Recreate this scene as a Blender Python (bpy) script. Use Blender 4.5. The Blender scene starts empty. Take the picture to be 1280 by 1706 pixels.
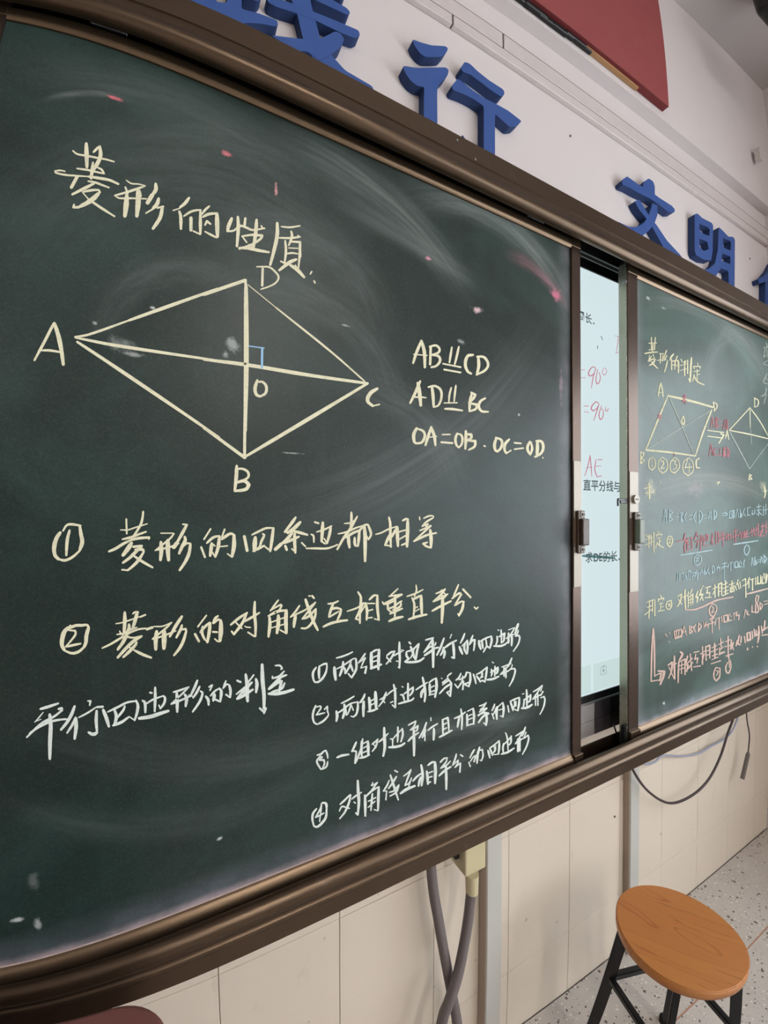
import bpy, bmesh, math, random
from mathutils import Vector, Matrix
random.seed(4)
sc = bpy.context.scene
col = sc.collection
PI = math.pi

# ---------------------------------------------------------------- camera
# wide phone lens: theta(r) = sum K[i] * r^(i+1), r in thousands of photo pixels
K = (1.51755, -0.11371, -0.96184, 0.57342)
CAMZ = 1.504
ROT = Matrix(((0.88882293, -0.00370715, -0.4582358),
              (-0.45824878, -0.00422174, -0.88881395),
              (0.00136041, 0.99998422, -0.00545118)))
cam_d = bpy.data.cameras.new('camera')
cam = bpy.data.objects.new('camera', cam_d)
col.objects.link(cam)
cam.matrix_world = Matrix.Translation((0, 0, CAMZ)) @ ROT.to_4x4()
cam_d.type = 'PANO'
cam_d.panorama_type = 'FISHEYE_LENS_POLYNOMIAL'
cam_d.sensor_fit = 'HORIZONTAL'
cam_d.sensor_width = 36.0
cam_d.sensor_height = 36.0 * 1706 / 1280
cam_d.fisheye_fov = PI
cam_d.fisheye_polynomial_k0 = 0.0
for i in range(4):
    setattr(cam_d, 'fisheye_polynomial_k%d' % (i + 1), -K[i] / 28.125 ** (i + 1))
cam_d.clip_start = 0.02
sc.camera = cam

# ---------------------------------------------------------------- world, exposure
w = bpy.data.worlds.new('world'); sc.world = w
w.use_nodes = True
w.node_tree.nodes['Background'].inputs[0].default_value = (0.8, 0.86, 1.0, 1)
w.node_tree.nodes['Background'].inputs[1].default_value = 0.05
sc.view_settings.view_transform = 'Standard'
sc.view_settings.look = 'None'
sc.view_settings.gamma = 1
sc.view_settings.use_curve_mapping = False
sc.view_settings.exposure = 0.12
LAMP = 135.0           # strength of the fluorescent tubes (built with their fixtures below)

PANE = 6.2            # brightness of the daylit window in the right wall

# ---------------------------------------------------------------- helpers
def ray(px, py):
    """direction seen at photo pixel (1280 x 1706)"""
    dx, dy = (px - 640) / 1000, -(py - 853) / 1000
    r = math.hypot(dx, dy) + 1e-9
    th = sum(k * r ** (i + 1) for i, k in enumerate(K))
    s, c = math.sin(th), math.cos(th)
    return ROT @ Vector((dx / r * s, dy / r * s, -c))

def at(px, py, Y):
    """where the sight line of a photo pixel meets the vertical plane y = Y"""
    d = ray(px, py); t = Y / d.y
    return Vector((d.x * t, Y, d.z * t + CAMZ))

def tag(o, label=None, cat=None, group=None, kind=None):
    if label: o['label'] = label
    if cat: o['category'] = cat
    if group: o['group'] = group
    if kind: o['kind'] = kind
    return o

def empty(name, loc=(0, 0, 0), rz=0, **k):
    o = bpy.data.objects.new(name, None); col.objects.link(o)
    o.location = loc; o.rotation_euler = (0, 0, rz)
    o.empty_display_size = 0.05
    return tag(o, **k)

def mesh_obj(name, bm, mat, parent=None, smooth=False, **k):
    me = bpy.data.meshes.new(name)
    bmesh.ops.recalc_face_normals(bm, faces=bm.faces) if smooth != 'flat2' else None
    bm.to_mesh(me); bm.free()
    if smooth and smooth != 'flat2':
        for p in me.polygons: p.use_smooth = True
    o = bpy.data.objects.new(name, me); col.objects.link(o)
    for m in (mat if isinstance(mat, (list, tuple)) else (mat,)): me.materials.append(m)
    if parent: o.parent = parent
    return tag(o, **k)

def box(bm, x0, x1, y0, y1, z0, z1, bev=0.0, seg=1, rot=None, piv=None):
    r = bmesh.ops.create_cube(bm, size=1)
    vs = r['verts']
    bmesh.ops.scale(bm, vec=(x1 - x0, y1 - y0, z1 - z0), verts=vs)
    bmesh.ops.translate(bm, vec=((x0 + x1) / 2, (y0 + y1) / 2, (z0 + z1) / 2), verts=vs)
    if rot: bmesh.ops.rotate(bm, cent=piv or (0, 0, 0), matrix=rot, verts=vs)
    if bev:
        es = list({e for v in vs for e in v.link_edges})
        bmesh.ops.bevel(bm, geom=es, offset=bev, segments=seg, affect='EDGES', profile=0.5)

def prism_x(bm, prof, x0, x1):
    """profile [(y, z)] swept along x"""
    a = [bm.verts.new((x0, y, z)) for y, z in prof]
    b = [bm.verts.new((x1, y, z)) for y, z in prof]
    n = len(prof)
    for i in range(n):
        bm.faces.new((a[i], a[(i + 1) % n], b[(i + 1) % n], b[i]))
    bm.faces.new(a); bm.faces.new(b[::-1])

def tube(bm, pts, r, seg=10, rings=None):
    pts = [Vector(p) for p in pts]
    prev = None; up = Vector((0, 0, 1)); loops = []
    for i, p in enumerate(pts):
        t = (pts[min(i + 1, len(pts) - 1)] - pts[max(i - 1, 0)]).normalized()
        if prev is None:
            n = t.cross(up)
            if n.length < 1e-3: n = t.cross(Vector((1, 0, 0)))
            n.normalize()
        else:
            n = (prev - t * prev.dot(t)).normalized()
        prev = n; b = t.cross(n)
        rr = rings(i) if rings else r
        loops.append([bm.verts.new(p + (n * math.cos(2 * PI * k / seg) + b * math.sin(2 * PI * k / seg)) * rr) for k in range(seg)])
    for A, B in zip(loops, loops[1:]):
        for k in range(seg):
            bm.faces.new((A[k], A[(k + 1) % seg], B[(k + 1) % seg], B[k]))
    bm.faces.new(loops[0]); bm.faces.new(loops[-1][::-1])

def cyl(bm, c, r, h, axis='y', seg=20, r2=None):
    m = Matrix.Rotation(PI / 2, 4, 'X') if axis == 'y' else (Matrix.Rotation(PI / 2, 4, 'Y') if axis == 'x' else Matrix.Identity(4))
    bmesh.ops.create_cone(bm, cap_ends=True, segments=seg, radius1=r, radius2=r if r2 is None else r2, depth=h,
                          matrix=Matrix.Translation(c) @ m)

def catmull(pts, n=4):
    P = [Vector(p) for p in pts]
    if len(P) < 3: return P
    out = []
    for i in range(len(P) - 1):
        p1, p2 = P[i], P[i + 1]
        p0 = P[i - 1] if i else p1 * 2 - p2
        p3 = P[i + 2] if i + 2 < len(P) else p2 * 2 - p1
        for k in range(n):
            t = k / n
            out.append(0.5 * ((2 * p1) + (p2 - p0) * t + (2 * p0 - 5 * p1 + 4 * p2 - p3) * t * t + (3 * p1 - p0 - 3 * p2 + p3) * t ** 3))
    out.append(P[-1])
    return out

# ---------------------------------------------------------------- materials
def srgb(r, g, b):
    f = lambda c: (c / 255 / 12.92) if c / 255 <= 0.04045 else ((c / 255 + 0.055) / 1.055) ** 2.4
    return (f(r), f(g), f(b), 1)

class NT:
    def __init__(s, name):
        s.m = bpy.data.materials.new(name); s.m.use_nodes = True
        s.t = s.m.node_tree; s.n = s.t.nodes; s.b = s.n['Principled BSDF']
    def node(s, typ, **k):
        n = s.n.new(typ)
        for a, v in k.items(): setattr(n, a, v)
        return n
    def link(s, a, b): s.t.links.new(a, b)
    def val(s, sock, v):
        if hasattr(v, 'default_value') or hasattr(v, 'is_linked'): s.link(v, sock)
        else: sock.default_value = v
    def math(s, op, a, b=0.0, c=None, clamp=False):
        n = s.node('ShaderNodeMath', operation=op, use_clamp=clamp)
        s.val(n.inputs[0], a); s.val(n.inputs[1], b)
        if c is not None: s.val(n.inputs[2], c)
        return n.outputs[0]
    def coord(s, scale=(1, 1, 1), rot=(0, 0, 0), loc=(0, 0, 0)):
        g = s.node('ShaderNodeNewGeometry'); m = s.node('ShaderNodeMapping')
        s.link(g.outputs['Position'], m.inputs[0])
        m.inputs['Scale'].default_value = scale; m.inputs['Rotation'].default_value = rot; m.inputs['Location'].default_value = loc
        return m.outputs[0]
    def noise(s, vec, scale=5, detail=4, rough=0.5, dist=0):
        n = s.node('ShaderNodeTexNoise')
        s.link(vec, n.inputs['Vector'])
        n.inputs['Scale'].default_value = scale; n.inputs['Detail'].default_value = detail
        n.inputs['Roughness'].default_value = rough; n.inputs['Distortion'].default_value = dist
        return n.outputs['Fac']
    def ramp(s, fac, lo, hi, a=0.0, b=1.0, smooth=True):
        n = s.node('ShaderNodeMapRange', interpolation_type='SMOOTHSTEP' if smooth else 'LINEAR')
        s.val(n.inputs[0], fac); n.inputs[1].default_value = lo; n.inputs[2].default_value = hi
        n.inputs[3].default_value = a; n.inputs[4].default_value = b
        return n.outputs[0]
    def mix(s, fac, a, b, mode='MIX'):
        n = s.node('ShaderNodeMix', data_type='RGBA', blend_type=mode)
        s.val(n.inputs[0], fac); s.val(n.inputs[6], a); s.val(n.inputs[7], b)
        return n.outputs[2]
    def bump(s, h, dist=0.001, strength=1.0):
        n = s.node('ShaderNodeBump'); s.link(h, n.inputs['Height'])
        n.inputs['Distance'].default_value = dist; n.inputs['Strength'].default_value = strength
        s.link(n.outputs[0], s.b.inputs['Normal'])
    def set(s, **k):
        for a, v in k.items():
            s.val(s.b.inputs[a.replace('_', ' ')], v)
        return s.m

def simple(name, c, rough=0.5, metal=0.0, var=0.08, nscale=30, bump=0.0, spec=0.5):
    t = NT(name)
    f = t.noise(t.coord(), nscale, 4, 0.6)
    d = tuple(x * (1 - var) for x in c[:3]) + (1,); l = tuple(min(1, x * (1 + var)) for x in c[:3]) + (1,)
    t.set(Base_Color=t.mix(f, d, l), Roughness=t.ramp(f, 0.2, 0.8, rough * 0.9, min(1, rough * 1.1)), Metallic=metal)
    t.b.inputs['Specular IOR Level'].default_value = spec
    if bump: t.bump(f, bump)
    return t.m

def emit(name, c, s):
    t = NT(name); t.set(Base_Color=(0.02, 0.02, 0.02, 1), Roughness=0.2)
    t.b.inputs['Emission Color'].default_value = c; t.b.inputs['Emission Strength'].default_value = s
    return t.m

def paint_wall(name, c, stain=None):
    t = NT(name)
    co = t.coord()
    f = t.noise(co, 2.2, 5, 0.6); g = t.noise(co, 60, 3, 0.6)
    a = tuple(x * 0.95 for x in c[:3]) + (1,); b = tuple(min(1, x * 1.03) for x in c[:3]) + (1,)
    cc = t.mix(f, a, b)
    if stain:
        sm = t.noise(t.coord((3.2, 3.2, 1.2), (0, 0.5, 0)), 2.6, 6, 0.7, 0.6)
        cc = t.mix(t.ramp(sm, 0.60, 0.78, 0, 0.38), cc, stain)
        sp = t.noise(co, 45, 2, 0.5)
        cc = t.mix(t.ramp(sp, 0.74, 0.78, 0, 0.5), cc, tuple(x * 0.35 for x in c[:3]) + (1,))
    t.set(Base_Color=cc, Roughness=0.55 if stain else 0.8)
    t.bump(g, 0.0006, 0.5)
    return t.m

M = {}
M['wall_up'] = paint_wall('white_wall_paint', srgb(222, 214, 214))
M['wall_low'] = paint_wall('cream_wall_tile_glaze', srgb(226, 214, 198), srgb(176, 162, 140))
M['joint'] = simple('tile_joint_grout', srgb(184, 168, 150), 0.9)
M['wall_dim'] = paint_wall('grey_green_back_wall', srgb(128, 132, 128))
M['ceil'] = paint_wall('ceiling_paint', srgb(198, 192, 190))
M['trunk'] = simple('white_plastic_trunking', srgb(214, 205, 203), 0.45)
M['dust'] = simple('settled_pinkish_chalk_dust', srgb(206, 184, 180), 0.95, 0, 0.25, 60)
M['seam'] = simple('seam_shadow_grey', srgb(96, 86, 84), 0.8)  # dark grey painted for the shadow line above the trunking, and its joint gaps
M['black'] = simple('black_plastic', srgb(18, 18, 19), 0.4)
M['blackmetal'] = simple('black_painted_steel', srgb(20, 21, 24), 0.38, 0.0, 0.15, 60)
M['rubber'] = simple('black_rubber', srgb(14, 14, 14), 0.8)
M['red'] = simple('red_felt_board', srgb(150, 70, 70), 0.75, 0, 0.06, 9)
M['reddark'] = simple('red_board_edge', srgb(112, 32, 34), 0.6, 0, 0.1, 20)
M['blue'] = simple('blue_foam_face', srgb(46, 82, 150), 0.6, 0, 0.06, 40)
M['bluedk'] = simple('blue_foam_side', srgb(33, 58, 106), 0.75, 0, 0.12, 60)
M['tan'] = simple('tan_tape', srgb(170, 128, 84), 0.6)
M['screw'] = simple('screw_steel', srgb(190, 188, 184), 0.3, 1.0)
M['silver'] = simple('worn_silver_tape', srgb(158, 150, 138), 0.45, 0.3, 0.22, 18)
M['silverside'] = simple('silver_edge_trim', srgb(200, 200, 202), 0.3, 0.9)
M['handle'] = simple('brown_plastic_handle', srgb(74, 58, 46), 0.42)
M['handlegrey'] = simple('handle_pull_plastic', srgb(96, 104, 84), 0.4)
M['lectern'] = simple('reddish_brown_varnish', srgb(128, 82, 76), 0.5, 0, 0.1, 12)
M['conduit'] = simple('grey_corrugated_plastic', srgb(112, 104, 104), 0.5, 0, 0.05, 60)
M['ivory'] = simple('ivory_plastic', srgb(206, 196, 158), 0.45, 0, 0.04, 20)
M['duct_side'] = simple('browner_duct_side', srgb(172, 156, 142), 0.55, 0, 0.12, 12)  # duct base tone, browner and darker than its cover
M['duct'] = simple('pale_grey_duct', srgb(198, 198, 192), 0.4, 0, 0.08, 9)
M['cable'] = simple('dark_brown_cable', srgb(58, 46, 46), 0.5)
M['bluecable'] = simple('pale_blue_cable', srgb(158, 162, 182), 0.5)
M['plug'] = simple('grey_plug_plastic', srgb(104, 96, 92), 0.5)
M['fixture'] = simple('white_fixture_metal', srgb(225, 225, 225), 0.5)
M['tube'] = emit('fluorescent_tube', (1.0, 0.95, 0.89, 1), LAMP)
M['screen'] = emit('lit_screen_white', srgb(222, 240, 244), 0.82)
M['screen_tile'] = emit('lit_screen_toolbar', srgb(196, 216, 214), 0.95)
M['ink'] = emit('screen_black_text', srgb(70, 84, 88), 0.9)
M['inkgrey'] = emit('screen_grey_text', srgb(160, 176, 178), 0.9)
M['inkred'] = emit('screen_red_ink', srgb(206, 124, 142), 0.78)
M['inkgreen'] = emit('screen_green_ink', srgb(86, 128, 130), 0.9)

# satin bronze aluminium, brushed along its length
def alu(name, c, axis):
    t = NT(name)
    sc_ = (1.2, 160, 160) if axis == 'x' else (160, 160, 1.2)
    f = t.noise(t.coord(sc_), 3, 4, 0.6)
    g = t.noise(t.coord(), 14, 5, 0.7)
    a = tuple(x * 0.95 for x in c[:3]) + (1,); b = tuple(x * 1.04 for x in c[:3]) + (1,)
    cc = t.mix(f, a, b)
    cc = t.mix(t.ramp(g, 0.62, 0.74, 0, 0.15), cc, srgb(170, 158, 150))
    t.set(Base_Color=cc, Metallic=0.85, Roughness=t.ramp(f, 0.3, 0.7, 0.31, 0.35))
    return t.m
M['alu_x'] = alu('bronze_aluminium_beam', srgb(86, 71, 57), 'x')
M['alu_rail'] = alu('bronze_aluminium_rail', srgb(108, 90, 72), 'x')
M['alu_z'] = alu('bronze_aluminium_stile', srgb(84, 70, 62), 'z')
M['panel_reflect_light'] = simple('display_panel_reflection_light', srgb(170, 166, 166), 0.4, 0.2, 0.04, 20)  # light step of the lower panel's reflection, painted as a tone
M['panel_reflect_dim'] = simple('display_panel_reflection_dim', srgb(70, 66, 72), 0.35, 0.2, 0.05, 20)
M['alu_side'] = simple('satin_aluminium_side', srgb(168, 168, 150), 0.28, 0.85, 0.06, 30)
M['display_metal'] = simple('dark_grey_display_metal', srgb(88, 92, 98), 0.22, 0.8, 0.05, 20)

# green writing surface with eraser sweeps and chalk dust
def board_mat(name, base, arcs, edges, dust, spots):
    t = NT(name)
    co = t.coord()
    cloud = t.noise(t.coord((1.0, 1, 1.6), (0, 0.5, 0)), 2.4, 6, 0.62, 0.8)
    streak = t.noise(t.coord((14, 1, 1.6), (0, 0.12, 0)), 2.2, 4, 0.6, 0.2)
    cc = t.mix(t.ramp(cloud, 0.38, 0.72), base, tuple(x * 2.1 for x in base[:3]) + (1,))
    cc = t.mix(t.ramp(streak, 0.45, 0.8, 0, 0.3), cc, tuple(x * 2.0 for x in base[:3]) + (1,))
    sx = t.node('ShaderNodeSeparateXYZ'); t.link(co, sx.inputs[0]); X, Z = sx.outputs[0], sx.outputs[2]
    for (cx, cz, r, wd, a0, a1, amt, c) in arcs:
        dx = t.math('SUBTRACT', X, cx); dz = t.math('SUBTRACT', Z, cz)
        d = t.math('SQRT', t.math('ADD', t.math('MULTIPLY', dx, dx), t.math('MULTIPLY', dz, dz)))
        ang = t.math('ARCTAN2', dz, dx)
        band = t.ramp(t.math('ABSOLUTE', t.math('SUBTRACT', d, r)), 0.0, wd, 1, 0)
        mid, half = (a0 + a1) / 2, (a1 - a0) / 2
        am = t.ramp(t.math('ABSOLUTE', t.math('SUBTRACT', ang, mid)), half * 0.25, half, 1, 0)
        cv = t.node('ShaderNodeCombineXYZ')
        t.link(t.math('MULTIPLY', d, 60), cv.inputs[0]); t.link(t.math('MULTIPLY', ang, 1.5), cv.inputs[1])
        st = t.ramp(t.noise(cv.outputs[0], 1.4, 4, 0.65), 0.3, 0.75, 0.25, 1)
        f = t.math('MULTIPLY', t.math('MULTIPLY', band, am), t.math('MULTIPLY', st, amt))
        cc = t.mix(f, cc, c)
    for (axis, pos, wd, amt, c) in edges:
        f = t.ramp(t.math('ABSOLUTE', t.math('SUBTRACT', X if axis == 'x' else Z, pos)), 0.0, wd, 1, 0)
        f = t.math('MULTIPLY', f, t.ramp(t.noise(t.coord((5, 1, 5)), 3, 4, 0.6), 0.3, 0.8, 0.3 * amt, amt))
        cc = t.mix(f, cc, c)
    for (x, z, rx, rz, amt, c) in spots:
        dx = t.math('DIVIDE', t.math('SUBTRACT', X, x), rx); dz = t.math('DIVIDE', t.math('SUBTRACT', Z, z), rz)
        d = t.math('SQRT', t.math('ADD', t.math('MULTIPLY', dx, dx), t.math('MULTIPLY', dz, dz)))
        d = t.math('ADD', d, t.ramp(t.noise(co, 60, 4, 0.7), 0.2, 0.8, -0.5, 0.5))
        cc = t.mix(t.math('MULTIPLY', t.ramp(d, 0.1, 1.0, 1, 0), amt), cc, c)
    fine = t.noise(co, 420, 2, 0.6)
    cc = t.mix(t.ramp(fine, 0.4, 0.9, 0, dust), cc, srgb(150, 158, 152))
    t.set(Base_Color=cc, Roughness=t.ramp(cloud, 0.3, 0.8, 0.36, 0.42))
    t.b.inputs['Specular IOR Level'].default_value = 0.3
    t.bump(fine, 0.00008, 0.5)
    return t.m

BY = 0.630         # writing surface plane
PF = 0.624         # front of the aluminium round it
Z0, Z1 = CAMZ - 0.8875 * BY, CAMZ + 0.994 * BY    # green bottom and top

def pt(px, py, Y=BY):
    v = at(px, py, Y); return v.x, v.z

def chalk_mat(name, c, gap=0.35):
    t = NT(name)
    co = t.coord((1, 1, 1))
    f = t.noise(co, 520, 3, 0.7); g = t.noise(co, 60, 3, 0.6)
    k = t.math('ADD', t.ramp(f, 0.42, 0.70, 0, gap), t.ramp(g, 0.45, 0.8, 0, gap * 0.8), clamp=True)
    t.set(Base_Color=t.mix(k, c, srgb(70, 84, 78)), Roughness=0.95)
    t.b.inputs['Specular IOR Level'].default_value = 0.1
    return t.m
CH = {'y': chalk_mat('yellow_chalk', srgb(238, 234, 204), 0.18), 'w': chalk_mat('white_chalk', srgb(232, 240, 234), 0.18),
      'b': chalk_mat('blue_chalk', srgb(164, 206, 240), 0.2), 'p': chalk_mat('pink_chalk', srgb(212, 184, 172), 0.35),
      'k': chalk_mat('rose_chalk', srgb(184, 124, 132), 0.4), 'c': chalk_mat('faint_blue_chalk', srgb(168, 192, 198), 0.3),
      'v': chalk_mat('faint_yellow_chalk', srgb(222, 218, 184), 0.32), 'x': chalk_mat('faint_white_chalk', srgb(184, 192, 182), 0.5),
      'r': M['inkred'], 'd': M['ink'], 'g': M['inkgreen']}

def smooth_line(P):
    """round gentle bends, keep sharp corners"""
    if len(P) < 3: return P
    out = [P[0]]
    for i in range(len(P) - 1):
        p1, p2 = P[i], P[i + 1]
        def tan(a, b, c):
            u, v = b - a, c - b
            if u.length < 1e-6 or v.length < 1e-6 or u.normalized().dot(v.normalized()) < 0.25: return None
            return (c - a) * 0.5
        t1 = tan(P[i - 1], p1, p2) if i else None
        t2 = tan(p1, p2, P[i + 2]) if i + 2 < len(P) else None
        L = (p2 - p1)
        t1 = L if t1 is None else t1.normalized() * L.length
        t2 = L if t2 is None else t2.normalized() * L.length
        n = 1 if (t1 == L and t2 == L) else 4
        for k in range(1, n + 1):
            t = k / n
            out.append(p1 * (2*t**3 - 3*t*t + 1) + t1 * (t**3 - 2*t*t + t) + p2 * (-2*t**3 + 3*t*t) + t2 * (t**3 - t*t))
    return out

LAY = 0
def ribbon(bm, pts, wpx, Y, taper=True):
    """one chalk stroke: flat deposit on the plane y = Y"""
    P = smooth_line([Vector(p) for p in pts])
    n = len(P)
    T = [0.0]
    for a, b in zip(P, P[1:]): T.append(T[-1] + (b - a).length)
    tot = max(T[-1], 1e-6)
    W = []
    for i in range(n):
        s = T[i] / tot
        k = 1.0
        if taper: k = 0.72 + 0.34 * math.sin(PI * min(1, max(0, s)) ** 0.8) + random.uniform(-0.05, 0.05)
        W.append(wpx * 0.5 * k)
    def F(ps):
        # overlapping deposits lie a few microns over one another, like real chalk
        global LAY
        LAY = (LAY + 1) % 48
        bm.faces.new([bm.verts.new(at(p.x, p.y, Y - LAY * 4e-6)) for p in ps])
    for i in range(n - 1):
        a, b = P[i], P[i + 1]
        d = b - a
        if d.length < 1e-6: continue
        nrm = Vector((-d.y, d.x)).normalized()
        F((a + nrm * W[i], b + nrm * W[i + 1], b - nrm * W[i + 1], a - nrm * W[i]))
    for i in range(n):
        m = 7
        F([P[i] + Vector((math.cos(2 * PI * k / m), math.sin(2 * PI * k / m))) * W[i] for k in range(m)])

def writing(data):
    G = {}; order = []
    cur = None
    for ln in data.strip().split('\n'):
        if ln.startswith('@'):
            _, nm, c, x0, y0, s = ln.split()
            key = (nm, c)
            if key not in G: G[key] = []; order.append(key)
            cur = (key, float(x0), float(y0), float(s))
        else:
            v = [float(t) for t in ln.split()]
            key, x0, y0, s = cur
            pts = [(x0 + v[i] / s, y0 + v[i + 1] / s) for i in range(1, len(v), 2)]
            G[key].append((v[0] / s, pts))
    return G, order

def characters(strokes, ygap):
    """strokes that stand over one another belong to one written character"""
    B = []
    for wpx, pts in strokes:
        xs = [p[0] for p in pts]; ys = [p[1] for p in pts]
        B.append([min(xs) - wpx / 2, max(xs) + wpx / 2, min(ys), max(ys)])
    par = list(range(len(B)))
    def find(i):
        while par[i] != i: i = par[i]
        return i
    for i in range(len(B)):
        for j in range(i):
            a, b = B[i], B[j]
            ov = min(a[1], b[1]) - max(a[0], b[0])
            gy = max(a[2], b[2]) - min(a[3], b[3])
            if ov > 0.3 * min(a[1] - a[0], b[1] - b[0]) and gy < ygap: par[find(i)] = find(j)
    out = {}
    for i, s in enumerate(strokes): out.setdefault(find(i), []).append(s)
    return list(out.values())

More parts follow.
